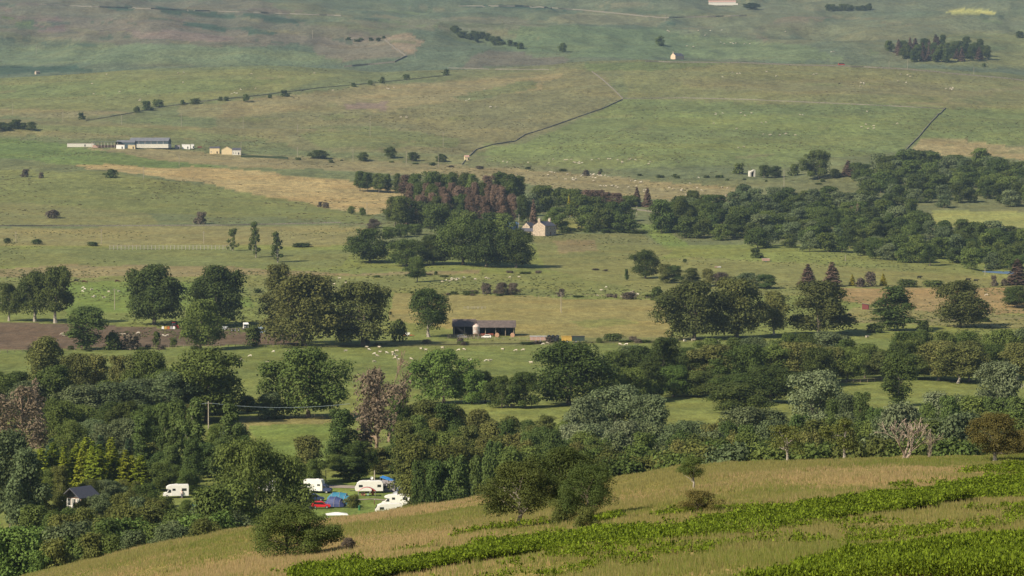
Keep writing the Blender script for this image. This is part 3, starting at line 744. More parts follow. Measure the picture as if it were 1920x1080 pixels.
# ------------------------------------------------------------------ single trees, near to far
SINGLES = [
 # the near hillside
 ('noak', 536, 947, 178, 1046, 'low spreading leafy oak on the dry grass slope below the campsite'),
 ('nhaw', 972, 862, 150, 991, 'hawthorn with a pale forked trunk standing on the near hillside'),
 ('nthorn', 1062, 836, 150, 978, 'tallest dark thorn tree behind the pale-trunked hawthorn on the hillside'),
 ('nthorn', 1100, 870, 110, 982, 'wide low thorn tree at the right end of the hillside clump'),
 ('olive', 1052, 935, 60, 986, 'straggly olive bush at the foot of the hillside thorn clump'),
 ('olive', 1100, 950, 50, 992, 'low bush between the thorn clump and the bracken'),
 ('nhigh', 1302, 856, 58, 921, 'small lone thorn tree with a pale thin trunk and dark shadow on the slope'),
 ('nrust', 1866, 774, 122, 868, 'rusty brown thorn tree on a bare root mound at the hill crest'),
 ('nrust', 1918, 806, 70, -322, 'smaller rusty thorn cut by the right edge of the photo'),
 ('rust_bush', 1308, 918, 76, 968, 'reddish brown thorn bush beside the upper edge of the bracken'),
 ('heath', 655, 1008, 30, 1036, 'small dark bush right of the low spreading oak'),
 ('deadm', 1694, 782, 120, -326, 'bleached dead tree with many bare spreading stems on the crest'),
 ('deadm', 1741, 808, 34, -326, 'small bare dead tree just right of the big bleached one'),
 ('thin', 1476, 796, 74, -327, 'half bare thorn with a forked grey trunk at the hill crest'),
 ('thin', 1585, 782, 84, -327, 'light olive thorn with a pale stem on the hill crest'),
 # behind the crest, left
 ('gwil', 18, 805, 100, -545, 'tall grey-green willow at the left edge above the chalet'),
 ('gwil', 52, 838, 66, -520, 'narrow grey-green willow just left of the timber chalet'),
 ('oakb', 22, 985, 130, -395, 'bushy green oak in the bottom left corner'),
 ('haw', 118, 962, 72, -455, 'olive hawthorn right below the timber chalet'),
 ('gbush', 186, 925, 52, -535, 'grey-leaved bush at the right wall of the chalet'),
 ('haw', 156, 934, 48, -552, 'hawthorn before the right wall of the timber chalet'),
 ('haw', 110, 922, 40, -556, 'hawthorn before the left corner of the timber chalet'),
 ('noak', 470, 822, 196, -505, 'large dense oak hiding the campsite left of the motorhomes'),
 ('oak', 538, 866, 70, -535, 'oak whose branches cover the back of a white caravan'),
 ('birch', 577, 815, 66, -640, 'single birch before the pale field behind the campsite'),
 ('alder', 641, 765, 62, -672, 'slim dark alder standing against the pale field'),
 ('alder', 655, 855, 64, -645, 'rounded green tree right behind the campsite track'),
 ('olive', 662, 927, 33, -588, 'clipped round bush on the campsite lawn'),
 ('deadb', 40, 722, 112, -700, 'broad rust brown dead larch at the left edge'),
 ('brown', 66, 705, 60, -725, 'thin brown dead conifer rising behind the broad rust brown larch'),
 ('deadb', 704, 690, 118, -690, 'ragged brown dead larch below the big pale dead tree'),
 ('brown', 684, 742, 46, -676, 'narrow brown dead larch left of the pale dead tree'),
 ('dead', 730, 656, 124, -740, 'tall pale dead tree with bare branches by the sheep field'),
 ('deadw', 704, 700, 84, -785, 'brown half dead tree tangled with the tall pale dead tree'),
 ('oak', 578, 650, 164, 783, 'great round oak on its own below the sheep field'),
 ('oak', 388, 652, 166, 790, 'broad dark oak with a low crown left of the great round oak'),
 ('oak', 282, 656, 95, 770, 'rounded oak behind the tall left hedgerow trees'),
 ('ash', 86, 630, 92, 742, 'pale airy ash tree standing tall above the left hedgerow'),
 ('dark', 104, 684, 118, 800, 'very dark round tree behind the brown dead conifers'),
 ('oakb', 832, 654, 116, 757, 'bright green oak at the edge of the sheep field'),
 ('oakb', 885, 692, 70, 757, 'shorter bright green tree leaning on the bright oak'),
 ('oak', 1066, 640, 166, 759, 'big domed oak with a thick trunk in the middle of the valley'),
 ('dark', 1384, 718, 124, 776, 'low dark round tree standing alone in the green strip'),
 ('syc', 1686, 655, 66, 762, 'ivy-clad tree with a dead top in front of the fence'),
 ('willow', 1528, 694, 104, -740, 'tall silvery willow left of the ivy-clad tree'),
 ('willow', 1872, 676, 92, -760, 'tallest silvery willow by the right edge'),
 ('willow', 1690, 752, 118, -560, 'silvery willow right behind the bleached dead tree'),
 ('willow', 1795, 772, 74, -540, 'silvery willow left of the rusty thorn'),
 ('willow', 1158, 722, 110, -700, 'widest pale willow above the hillside in mid valley'),
 ('willow', 1216, 738, 84, -690, 'pale willow at the right end of the mid valley willows'),
 ('willow', 1098, 742, 84, -680, 'pale willow at the left end of the mid valley willows'),
 # the farm trees
 ('syc', 17, 530, 62, 602, 'small sycamore at the left edge with a pale trunk'),
 ('syc', 66, 508, 92, 603, 'sycamore with a pale trunk in the middle of the left three'),
 ('syc', 104, 498, 96, 606, 'largest sycamore of three in a row above the ploughed field'),
 ('alder', 163, 573, 78, 656, 'rounded dark tree at the right end of the ploughed field'),
 ('shrub', 212, 622, 36, 656, 'dark shrub right of the rounded tree on the ploughed field'),
 ('hshrub', 247, 625, 46, 655, 'purplish shrub at the edge of the ploughed field'),
 ('shrub', 293, 621, 17, 650, 'small dark upright bush on the ploughed field'),
 ('shrub', 325, 633, 13, 650, 'tiny light green bush on the ploughed field'),
 ('oak', 376, 560, 88, 656, 'pale green round tree in front of the two big farm sycamores'),
 ('dark', 288, 496, 128, 609, 'big sycamore left of the two by the lorry yard'),
 ('dark', 408, 497, 122, 612, 'big sycamore with drooping boughs above the lorry yard'),
 ('shrub', 474, 608, 31, 648, 'small dark tree in front of the blue shipping container'),
 ('ash', 520, 494, 56, 606, 'lighter ash behind the dense copper-tinged beeches'),
 ('cop', 572, 512, 172, 648, 'left beech of the dense copper-tinged pair'),
 ('cop', 682, 528, 152, 648, 'right beech of the dense copper-tinged pair'),
 ('shrub', 748, 598, 32, 640, 'dark bush between the beech pair and the barn'),
 ('syc', 804, 540, 90, 632, 'sycamore with a leaning pale trunk beside the barn'),
 ('oak', 782, 480, 36, 529, 'small lone tree with a pale trunk in the pasture above the barn'),
 ('cop', 1302, 527, 132, 637, 'left half of the copper-tinged beech clump right of centre'),
 ('cop', 1382, 520, 124, 634, 'right half of the copper-tinged beech clump right of centre'),
 ('ash', 1452, 545, 60, 628, 'thin ash with a grey trunk between the two beech clumps'),
 ('cop', 1535, 526, 148, 628, 'wide copper-tinged beech left of the red shed'),
 ('alder', 1682, 536, 74, 620, 'ragged double-crowned tree right of the red shed'),
 ('shrub', 1640, 606, 30, 624, 'low bush at the left foot of the double-crowned tree'),
 ('shrub', 1730, 600, 34, 622, 'low bush at the right foot of the double-crowned tree'),
 ('cop', 1800, 525, 112, 614, 'round copper-tinged beech standing alone in the right pasture'),
 ('dark', 1905, 536, 66, 576, 'dark spreading tree at the right edge above the pasture'),
 ('dark', 1210, 468, 52, 522, 'leaning dark tree with a hollow crown below the house bank'),
 ('plum', 1515, 494, 46, 536, 'left of the two purple-brown spruces in the right pasture'),
 ('plum', 1560, 489, 48, 537, 'right of the two purple-brown spruces in the right pasture'),
 ('plum', 1908, 484, 56, 534, 'purple-brown spruce beside the pond'),
 ('gold', 1598, 513, 17, 536, 'left of two small golden conifers'),
 ('gold', 1656, 512, 20, 536, 'right of two small golden conifers'),
 ('rag', 437, 428, 30, 470, 'torn poplar at the right end of the white fence'),
 ('rag', 480, 417, 38, 483, 'tallest torn poplar of three on the bank'),
 ('rag', 521, 436, 44, 492, 'rightmost torn poplar on the bank'),
 # round the stone house
 ('oak', 692, 428, 92, 492, 'broad oak at the left end of the house wood'),
 ('oak', 762, 448, 76, 499, 'gappy oak in front of the house wood'),
 ('dark', 812, 440, 76, 496, 'dark oak at the front of the house wood'),
 ('oak', 868, 404, 100, 497, 'tall front oak in the middle of the house wood'),
 ('dark', 912, 412, 96, 501, 'wide front oak of the house wood'),
 ('dark', 968, 428, 82, 502, 'dark rightmost oak at the front of the house wood'),
 ('oak', 1044, 388, 58, 430, 'round tree right behind the stone house'),
 ('gold', 1067, 363, 15, 404, 'left golden conifer above the stone house'),
 ('gold', 1076, 366, 15, 406, 'right golden conifer above the stone house'),
 ('willow', 990, 362, 48, 416, 'pale willow at the back of the stone house'),
 ('plum', 1000, 372, 22, 424, 'reddish thin conifer left of the stone house'),
 ('spruce', 842, 362, 24, 402, 'dark blue-green spruce among the brown dead conifers'),
 ('plum', 766, 358, 26, 424, 'conifer with a tall bare red trunk at the left of the house wood'),
 ('plum', 1194, 350, 26, 386, 'left brown conifer in the gap right of the house wood'),
 ('plum', 1214, 350, 26, 388, 'right brown conifer in the gap right of the house wood'),
 ('dark', 1536, 281, 64, 335, 'large dark tree standing alone above the right wood'),
 ('shrub', 1386, 306, 26, 326, 'round bush left of the stone ruin'),
 ('dark', 1432, 309, 30, 333, 'left bush of the pair right of the stone ruin'),
 ('dark', 1454, 311, 28, 333, 'right bush of the pair right of the stone ruin'),
 ('shrub', 1490, 307, 24, 329, 'round bush left of the large lone dark tree'),
 ('plum', 1590, 300, 34, 330, 'purplish spruce right of the large lone dark tree'),
 ('dark', 1565, 316, 24, 334, 'low bush at the foot of the large lone dark tree'),
 ('dead', 1602, 380, 26, 418, 'bare grey dead tree inside the right wood'),
 # single bushes of the slopes
 ('shrub', 208, 317, 27, 333, 'dark wind-bent thorn on the left slope below the far farm'),
 ('hshrub', 48, 317, 18, 332, 'faint thorn at the far left of the left slope'),
 ('hshrub', 78, 323, 12, 334, 'smaller thorn near the left end of the left slope'),
 ('hshrub', 100, 393, 26, 409, 'brown thorn on the lower left slope'),
 ('hshrub', 376, 397, 24, 420, 'brown thorn by the lane on the left slope'),
 ('hshrub', 600, 378, 10, 388, 'small thorn at the left of the straw slope foot'),
 ('hshrub', 611, 379, 12, 390, 'small thorn beside another at the straw slope foot'),
 ('oak', 659, 386, 14, 402, 'left of two small round trees by a pole at the straw field'),
 ('oak', 680, 389, 14, 405, 'right of two small round trees by a pole at the straw field'),
 ('heath', 700, 410, 26, 428, 'brownish bush by the lane left of the house wood'),
 ('heath', 940, 529, 30, 553, 'thorn in the middle of three in the pasture above the barn'),
 ('hshrub', 912, 530, 18, 551, 'leftmost of three thorns in the pasture above the barn'),
 ('heath', 962, 530, 26, 553, 'rightmost of three thorns in the pasture above the barn'),
 ('hshrub', 1052, 541, 16, 556, 'thorn beside the pole in the middle pasture'),
 ('shrub', 850, 546, 20, 552, 'low gorse patch left in the middle pasture'),
 ('shrub', 876, 545, 18, 552, 'low gorse patch right in the middle pasture'),
 ('shrub', 1232, 537, 26, 563, 'small round tree left of the beech clump'),
 ('hshrub', 1180, 547, 28, 561, 'purple shrub in the pasture left of the beech clump'),
 ('alder', 1175, 504, 8, 526, 'thin young tree left of the leaning dark tree'),
 ('birch', 1245, 494, 26, 531, 'first slim birch of the row above the beech clump'),
 ('alder', 1264, 497, 34, 531, 'darkest tree of the row above the beech clump'),
 ('birch', 1296, 502, 34, 536, 'third tree of the row above the beech clump'),
 ('birch', 1326, 503, 26, 537, 'fourth tree of the row above the beech clump'),
 ('heath', 1352, 510, 40, 537, 'purple bush in the row above the beech clump'),
 ('gbush', 1400, 511, 54, 540, 'wide grey bush in the row above the beech clump'),
 ('alder', 1436, 514, 40, 541, 'dark bush at the right end of the row above the beech clump'),
 ('shrub', 1418, 466, 24, 484, 'dark bush left of the pinkish trailer in the right pasture'),
 ('shrub', 1284, 485, 8, 492, 'tiny bush on the bank right of the house'),
 ('hshrub', 1614, 521, 20, 538, 'grey shrub right of the left golden conifer'),
 ('hshrub', 1632, 509, 22, 537, 'grey shrub between the two golden conifers'),
 ('shrub', 1702, 523, 36, 538, 'low shrub right of the right golden conifer'),
 ('shrub', 1752, 525, 40, 538, 'low wide shrub above the round beech'),
 ('hshrub', 1864, 516, 13, 537, 'small upright shrub near the pond'),
 ('hshrub', 1883, 522, 11, 536, 'smallest upright shrub near the pond'),
 ('shrub', 1150, 625, 40, 639, 'low hedge bush right of the yellow trailer'),
 ('hshrub', 1186, 630, 16, 640, 'bare little shrub right of the low hedge bush'),
 ('gbush', 505, 735, 64, 786, 'grey bush under the left side of the great round oak'),
 # the moor
 ('shrub', 153, 211, 14, 224, 'small dark bush at the left end of the long moor wall'),
 ('shrub', 257, 199, 12, 211, 'leftmost bush of three on the long moor wall'),
 ('shrub', 275, 189, 22, 207, 'middle and largest bush of three on the long moor wall'),
 ('shrub', 297, 186, 20, 200, 'rightmost bush of three on the long moor wall'),
 ('shrub', 343, 187, 10, 196, 'small bush left of a pair on the long moor wall'),
 ('shrub', 366, 184, 18, 195, 'bush right of a smaller one on the long moor wall'),
 ('shrub', 413, 181, 9, 189, 'left bush of a tiny pair on the long moor wall'),
 ('shrub', 424, 181, 10, 189, 'right bush of a tiny pair on the long moor wall'),
 ('oak', 461, 176, 14, 191, 'small round tree beside the long moor wall'),
 ('shrub', 506, 177, 8, 184, 'tiny bush on the long moor wall'),
 ('shrub', 534, 169, 18, 181, 'wide bush on the middle of the long moor wall'),
 ('shrub', 663, 155, 10, 163, 'first bush on the right part of the long moor wall'),
 ('shrub', 694, 150, 10, 159, 'second bush on the right part of the long moor wall'),
 ('shrub', 716, 144, 12, 156, 'third bush on the right part of the long moor wall'),
 ('shrub', 762, 139, 14, 149, 'fourth bush on the right part of the long moor wall'),
 ('shrub', 836, 129, 14, 141, 'bush at the right end of the long moor wall'),
 ('dark', 598, 281, 38, 297, 'wide low tree right of the cream houses'),
 ('dark', 681, 285, 26, 302, 'round bush below the moor beside a pole'),
 ('dark', 733, 275, 23, 297, 'tallest round tree in the row above the tan strip'),
 ('dark', 773, 285, 25, 302, 'round bush behind a pole above the tan strip'),
 ('dark', 827, 288, 25, 304, 'last round bush of the row above the tan strip'),
 ('hshrub', 1099, 318, 14, 330, 'dark bush among the far sheep'),
 ('oak', 1055, 80, 20, 98, 'lone tree on the far pasture'),
 ('oak', 1238, 67, 18, 87, 'lone tree above the far stone cottage'),
 ('dark', 1408, 5, 30, 17, 'dark clump beside the far top farmstead'),
 ('shrub', 1912, 58, 16, 71, 'dark bush at the top right edge'),
 ('shrub', 1845, 118, 8, 125, 'tiny bush below the hilltop plantation'),
]
KIND['rust_bush'] = ('bush', 'bush', 'near_bush', 'rust', BARK)
for kind, u, vt, w, base, lab in SINGLES:
    tree(kind, u, vt, w, base, lab)

# ------------------------------------------------------------------ woods, belts and rows, tree by tree
LOOK = {'oak': 'dark green broadleaf', 'oakb': 'fresh green broadleaf', 'dark': 'very dark broadleaf', 'birch': 'olive birch', 'alder': 'slim dark green alder', 'poplar': 'narrow blue-green poplar',
        'gwil': 'grey-green sallow', 'willow': 'silvery willow', 'haw': 'olive hawthorn', 'olive': 'olive bush', 'bush': 'green bush', 'gbush': 'grey-green bush', 'heath': 'brownish bush', 'larch': 'yellow-green larch',
        'spruce': 'dark spruce', 'pine': 'reddish brown dying pine', 'plum': 'reddish brown dead spruce', 'cop': 'copper-tinged broadleaf', 'wood': 'dark broadleaf', 'woodo': 'mid green broadleaf', 'woodb': 'greyish broadleaf', 'ash': 'pale ash', 'shrub': 'dark shrub', 'rag': 'torn poplar', 'dead': 'bare dead tree', 'brown': 'rust brown dead conifer'}
def belong(kind, where, group):
    return dict(label=f'{LOOK[kind]} {where}', group=f'{LOOK[kind]}s {group}')
def row_of_trees(u0, u1, step, D, vt, w, kinds, where, group, jv=10, jd=18):
    u = u0
    while u <= u1:
        k = random.choice(kinds)
        vv = (vt(u) if callable(vt) else vt) + random.uniform(-jv, jv)
        uu = u + random.uniform(-.25, .25) * step
        ww = w * random.uniform(0.8, 1.3) * (0.72 if k in ('poplar', 'alder', 'birch') else 1)
        tree(k, uu, vv, ww, -(D + random.uniform(-jd, jd)), **belong(k, where, group))
        u += step * random.uniform(0.8, 1.2)
IP = lambda xs, ys: (lambda u: float(np.interp(u, xs, ys)))
# bottom left thicket in front of chalet and motorhome
BL = 'in the thicket at the bottom left below the chalet', 'in the bottom left thicket'
row_of_trees(195, 455, 46, 470, IP([195, 300, 450], [958, 948, 945]), 70, ['haw', 'oakb', 'bush', 'gwil', 'oak'], *BL)
row_of_trees(60, 440, 44, 425, IP([60, 200, 440], [985, 975, 962]), 62, ['bush', 'oakb', 'haw', 'gbush'], *BL)
row_of_trees(30, 430, 40, 392, IP([30, 120, 300, 440], [1030, 1012, 985, 968]), 52, ['bush', 'gbush', 'oakb', 'olive'], *BL, jv=8)
row_of_trees(215, 300, 44, 520, 930, 52, ['haw', 'gbush'], *BL)
row_of_trees(190, 470, 36, 540, IP([190, 300, 360, 470], [934, 932, 936, 930]), 50, ['haw', 'bush', 'oakb'], *BL, jv=5)
row_of_trees(60, 330, 36, 500, IP([60, 330], [950, 946]), 56, ['haw', 'bush', 'oakb', 'gbush'], *BL, jv=6)
row_of_trees(75, 100, 30, 545, 900, 50, ['heath', 'haw'], *BL)
row_of_trees(395, 450, 50, 462, 900, 80, ['oak'], *BL)
# larches
row_of_trees(78, 290, 19, 625, IP([78, 230, 262, 292], [838, 830, 845, 884]), 46, ['larch'], 'in the bright row behind the timber chalet', 'behind the timber chalet', jv=13)
row_of_trees(168, 298, 22, 604, 900, 40, ['haw', 'gbush', 'bush'], *BL, jv=6)
row_of_trees(64, 118, 22, 592, 880, 42, ['oak', 'haw'], *BL, jv=8)
row_of_trees(96, 250, 24, 655, 822, 46, ['larch', 'larch', 'spruce'], 'in the bright row behind the timber chalet', 'behind the timber chalet', jv=12)
# trees between the larches and the great oaks
LB = 'in the wood between the larches and the tall hedgerow oaks', 'in the left valley wood'
row_of_trees(296, 380, 30, 622, 872, 52, ['oak', 'alder'], *LB)
row_of_trees(300, 492, 30, 640, IP([300, 440, 492], [835, 812, 842]), 56, ['oak', 'alder', 'alder', 'dark'], *LB)
row_of_trees(130, 470, 34, 690, IP([130, 300, 470], [792, 790, 785]), 60, ['alder', 'birch', 'oak', 'gwil', 'alder'], *LB)
row_of_trees(268, 452, 40, 665, IP([268, 360, 452], [772, 752, 762]), 56, ['poplar'], *LB)
row_of_trees(110, 380, 40, 750, 756, 72, ['oak', 'dark', 'birch', 'alder'], *LB)
row_of_trees(-10, 340, 52, 800, IP([0, 150, 340], [718, 712, 706]), 92, ['oak', 'dark', 'gwil'], *LB)
row_of_trees(-20, 60, 44, 840, 690, 84, ['oak', 'dark'], *LB)
row_of_trees(150, 250, 36, 862, 664, 66, ['ash', 'birch', 'gwil'], *LB)
row_of_trees(250, 440, 60, 842, 696, 104, ['oak', 'dark'], *LB, jv=8)
row_of_trees(462, 510, 34, 850, 745, 52, ['dark', 'oak'], *LB, jv=6)
row_of_trees(590, 660, 42, 652, 856, 54, ['oak', 'alder'], 'right behind the white vans of the campsite', 'behind the campsite')
row_of_trees(676, 780, 36, 662, 835, 62, ['oak', 'alder', 'birch'], 'right behind the white vans of the campsite', 'behind the campsite')
# the mixed wood behind the crest
MW = 'in the mixed wood behind the near hillside', 'in the mixed wood'
row_of_trees(752, 1060, 34, 715, IP([752, 830, 930, 1060], [742, 752, 785, 772]), 62, ['birch', 'birch', 'alder', 'ash'], *MW)
row_of_trees(760, 1090, 34, 665, IP([760, 900, 1090], [785, 790, 792]), 60, ['birch', 'birch', 'oak', 'alder'], *MW)
row_of_trees(775, 1120, 34, 615, IP([775, 1120], [808, 812]), 60, ['birch', 'alder', 'oak', 'haw'], *MW)
row_of_trees(785, 1130, 34, 565, IP([785, 1130], [835, 832]), 56, ['birch', 'oak', 'alder', 'haw'], *MW)
row_of_trees(786, 930, 26, 512, IP([786, 930], [862, 856]), 52, ['poplar', 'alder', 'poplar'], *MW, jv=8)
row_of_trees(990, 1060, 40, 545, 828, 60, ['poplar', 'oak'], *MW)
row_of_trees(1020, 1280, 36, 525, IP([1020, 1280], [846, 838]), 64, ['oak', 'haw', 'bush'], *MW)
row_of_trees(1140, 1300, 34, 470, IP([1140, 1300], [862, 842]), 52, ['bush', 'olive', 'oak'], *MW, jv=6)
row_of_trees(1070, 1230, 44, 640, 786, 76, ['willow', 'gwil'], *MW, jv=8)
row_of_trees(1110, 1240, 44, 590, 812, 66, ['gwil', 'oak', 'haw'], *MW, jv=8)
RW = 'in the scrub wood along the right side of the hill crest', 'in the right scrub wood'
row_of_trees(1270, 1500, 34, 660, IP([1270, 1500], [790, 782]), 62, ['birch', 'gwil', 'haw', 'birch'], *RW)
row_of_trees(1280, 1920, 38, 610, IP([1280, 1500, 1920], [800, 784, 770]), 66, ['oak', 'haw', 'gwil', 'alder'], *RW)
row_of_trees(1270, 1600, 36, 545, IP([1270, 1600], [820, 806]), 64, ['haw', 'oak', 'birch', 'oakb'], *RW)
row_of_trees(1270, 1920, 36, 470, IP([1270, 1500, 1920], [836, 826, 818]), 52, ['bush', 'olive', 'gbush', 'oakb', 'haw'], *RW, jv=6)
row_of_trees(1400, 1470, 40, 640, 764, 84, ['gwil'], *RW, jv=4)
row_of_trees(1560, 1640, 34, 700, 738, 52, ['alder', 'gwil'], *RW)
row_of_trees(1600, 1920, 44, 660, IP([1600, 1720, 1920], [770, 746, 742]), 70, ['oak', 'gwil', 'alder'], *RW)
row_of_trees(1750, 1850, 46, 700, 738, 66, ['willow', 'gwil'], *RW)
row_of_trees(1730, 1920, 44, 560, 790, 68, ['oak', 'gwil', 'dark'], *RW)
# the long belt along the river
RB = 'in the long tree belt along the river', 'in the river belt'
row_of_trees(905, 1000, 40, 872, 700, 62, ['oak', 'dark'], *RB)
row_of_trees(1150, 1470, 42, 900, IP([1150, 1250, 1400, 1470], [690, 686, 694, 692]), 82, ['oak', 'oakb', 'oak', 'dark'], *RB)
row_of_trees(1150, 1570, 44, 955, IP([1150, 1240, 1330, 1450, 1560, 1650, 1720, 1800, 1920], [662, 640, 655, 642, 650, 652, 622, 640, 634]), 84, ['oak', 'dark', 'ash', 'oak', 'oakb'], *RB)
row_of_trees(1190, 1920, 46, 1035, IP([1190, 1300, 1400, 1540, 1660, 1740, 1920], [650, 646, 628, 626, 640, 612, 612]), 72, ['oak', 'dark', 'oak', 'gwil'], *RB)
row_of_trees(1560, 1920, 36, 992, IP([1560, 1650, 1740, 1920], [654, 652, 634, 640]), 76, ['oak', 'dark', 'ash'], *RB)
# the wood round the house
HW = 'in the wood left of the stone house', 'in the house wood'
row_of_trees(762, 982, 21, 2190, IP([762, 800, 960, 990], [326, 322, 326, 340]), 34, ['wood', 'woodo', 'wood', 'pine'], *HW, jv=4, jd=30)
row_of_trees(772, 962, 13, 2110, IP([772, 962], [345, 344]), 22, ['pine', 'pine', 'pine', 'wood'], *HW, jv=6, jd=40)
row_of_trees(790, 985, 15, 2050, IP([790, 985], [362, 362]), 24, ['pine', 'pine', 'wood', 'pine'], *HW, jv=6, jd=30)
row_of_trees(735, 850, 24, 2030, IP([735, 850], [364, 384]), 44, ['wood', 'woodo'], *HW, jv=6, jd=30)
row_of_trees(830, 960, 28, 1960, IP([830, 960], [392, 400]), 54, ['woodo', 'wood'], *HW, jv=6, jd=20)
row_of_trees(728, 800, 26, 1960, IP([728, 800], [420, 420]), 34, ['woodb', 'woodo'], *HW, jv=6, jd=20)
HR = 'in the wood right of the stone house', 'right of the stone house'
row_of_trees(1010, 1180, 19, 2180, IP([1010, 1060, 1180], [346, 350, 364]), 36, ['wood', 'spruce', 'wood', 'woodo', 'pine'], *HR, jv=4, jd=30)
row_of_trees(1088, 1195, 22, 2070, IP([1088, 1195], [366, 388]), 42, ['wood', 'woodo', 'wood'], *HR, jv=6, jd=20)
row_of_trees(1105, 1190, 24, 2010, IP([1105, 1190], [388, 400]), 44, ['woodo', 'wood', 'woodb'], *HR, jv=5, jd=15)
row_of_trees(672, 770, 17, 2400, IP([672, 770], [322, 330]), 23, ['wood', 'woodo'], 'in the short row above the straw field', 'above the straw field', jv=3)
# the great wood on the right
def wood(poly, su, sv, h0, w0, kinds, where, group, d0=900):
    us = [p[0] for p in poly]; vs = [p[1] for p in poly]
    v = min(vs); i = 0
    while v < max(vs):
        u = min(us) + (i % 2) * su / 2
        while u < max(us):
            uu = u + random.uniform(-.35, .35) * su; vv = v + random.uniform(-.35, .35) * sv
            if in_poly(poly, np.array([uu]), np.array([vv]))[0]:
                k = random.choice(kinds); h = h0 * random.uniform(0.75, 1.3)
                tree(k, uu, vv - h, w0 * random.uniform(0.8, 1.35), vv, **belong(k, where, group))
            u += su
        v += sv; i += 1
KW = ['wood', 'wood', 'woodo', 'woodo', 'woodb']
wood([(1625, 316), (1700, 312), (1990, 314), (1990, 394), (1760, 390), (1690, 388), (1600, 378), (1600, 345)], 27, 13, 31, 36, KW, 'in the upper part of the great right wood', 'in the upper right wood')
wood([(1240, 400), (1330, 392), (1400, 376), (1600, 372), (1730, 408), (1745, 436), (1990, 456), (1990, 505), (1850, 506), (1760, 502), (1700, 492), (1500, 472), (1380, 464), (1290, 455)], 28, 13, 32, 37, KW, 'in the lower part of the great right wood', 'in the lower right wood')
row_of_trees(1238, 1340, 24, 2020, IP([1238, 1340], [372, 378]), 42, ['wood', 'woodo'], 'at the left end of the great right wood', 'at the left end of the great right wood', jv=7)
wood([(1662, 96), (1760, 92), (1850, 100), (1852, 112), (1740, 122), (1690, 116)], 13, 6, 24, 18, ['wood', 'wood', 'plum'], 'in the dark plantation on the right hilltop', 'in the hilltop plantation')
wood([(-20, 238), (60, 240), (72, 250), (-20, 250)], 14, 6, 14, 18, ['wood', 'wood'], 'in the small wood at the left edge of the moor', 'in the left moor wood')
wood([(1548, 16), (1638, 18), (1638, 23), (1552, 22)], 9, 4, 11, 11, ['wood'], 'in the far strip near the top right', 'in the far top strip')
wood([(840, 58), (880, 60), (985, 86), (985, 95), (940, 92), (860, 70)], 13, 7, 10, 15, ['shrub', 'wood'], 'in the far gully below the skyline', 'in the far gully')
wood([(645, 74), (720, 72), (720, 78), (645, 80)], 14, 5, 6, 10, ['shrub', 'wood'], 'on the far left heath edge', 'on the far heath edge')
# hedges of the house and pasture
row_of_trees(955, 1022, 12, 2005, 432, 20, ['shrub'], 'in the garden hedge below the stone house', 'in the garden hedge', jv=2, jd=6)
row_of_trees(1046, 1205, 12, 2000, IP([1046, 1205], [430, 428]), 22, ['shrub', 'bush'], 'in the garden hedge right of the stone house', 'in the right garden hedge', jv=3, jd=6)
for uu, vt, ww, bb, lab in [(70, 448, 20, 458, 'left clipped hedge bush on the left pasture'), (173, 453, 22, 461, 'clipped hedge bush left of the white fence'), (565, 455, 34, 463, 'long low hedge bush right of the torn poplars'), (14, 446, 14, 456, 'hedge bush at the left edge of the pasture'),
                            (1060, 424, 26, 437, 'clipped dark bush right of the stone house'), (1103, 422, 16, 436, 'purplish bush on the house lawn')]:
    tree('shrub', uu, vt, ww, bb, lab)
print('trees', NTREE)

for pts, dv, w, wh, gr in [([(640, 648), (1270, 640)], 8, 22, 'along the overgrown wall above the sheep field', 'on the sheep field wall'), ([(0, 660), (560, 650)], 7, 18, 'along the lower edge of the ploughed field', 'on the ploughed field edge'),
                       ([(440, 552), (900, 552), (1240, 562)], 6, 18, 'on the fence line across the middle pastures', 'on the middle fence line'), ([(1540, 606), (1920, 600)], 7, 20, 'along the wire fence by the round beech', 'by the round beech'),
                       ([(700, 520), (1240, 505)], 6, 16, 'in the rough pasture below the house bank', 'below the house bank'), ([(480, 296), (1560, 345)], 5, 12, 'on the rough strip below the moor', 'below the moor')]:
    L = sum(math.hypot(b[0] - a[0], b[1] - a[1]) for a, b in zip(pts[:-1], pts[1:]))
    for k in range(int(L / 42)):
        u = random.uniform(pts[0][0], pts[-1][0]); v = float(np.interp(u, [p[0] for p in pts], [p[1] for p in pts])) + random.uniform(-3, 3)
        kd = random.choice(['shrub', 'hshrub', 'shrub']); LOOK['hshrub'] = 'brownish shrub'
        tree(kd, u, v - dv * random.uniform(0.5, 1.3), w * random.uniform(0.5, 1.4), v, **belong(kd, wh, gr))
print('trees', NTREE)
# ------------------------------------------------------------------ paint, metal, cloth
WHITE = mat('white_gelcoat', (0.78, 0.76, 0.72), 0.35, 0.5, noise=0.05)
SILVER = mat('silver_paint', (0.42, 0.44, 0.46), 0.35, 0.5, 0.3, 0.06)
GLASS = mat('dark_glass', (0.03, 0.035, 0.04), 0.12, 0.6, noise=0.2)
TYRE = mat('tyre_rubber', (0.02, 0.02, 0.02), 0.85, 0.2)
HUB = mat('wheel_hub', (0.5, 0.5, 0.5), 0.4, 0.5, 0.5)
NAVY = mat('navy_paint', (0.03, 0.045, 0.11), 0.35, 0.5, noise=0.1)
RED = mat('red_paint', (0.55, 0.02, 0.025), 0.32, 0.5, noise=0.06)
ORANGE = mat('orange_cloth', (0.50, 0.15, 0.05), 0.8, 0.2)
GREENP = mat('green_plastic', (0.03, 0.16, 0.07), 0.5, 0.4)
TEAL = mat('teal_nylon', (0.035, 0.17, 0.27), 0.6, 0.3, noise=0.2, scale=3)
DBLUE = mat('dark_blue_nylon', (0.045, 0.06, 0.16), 0.6, 0.3, noise=0.2, scale=3)
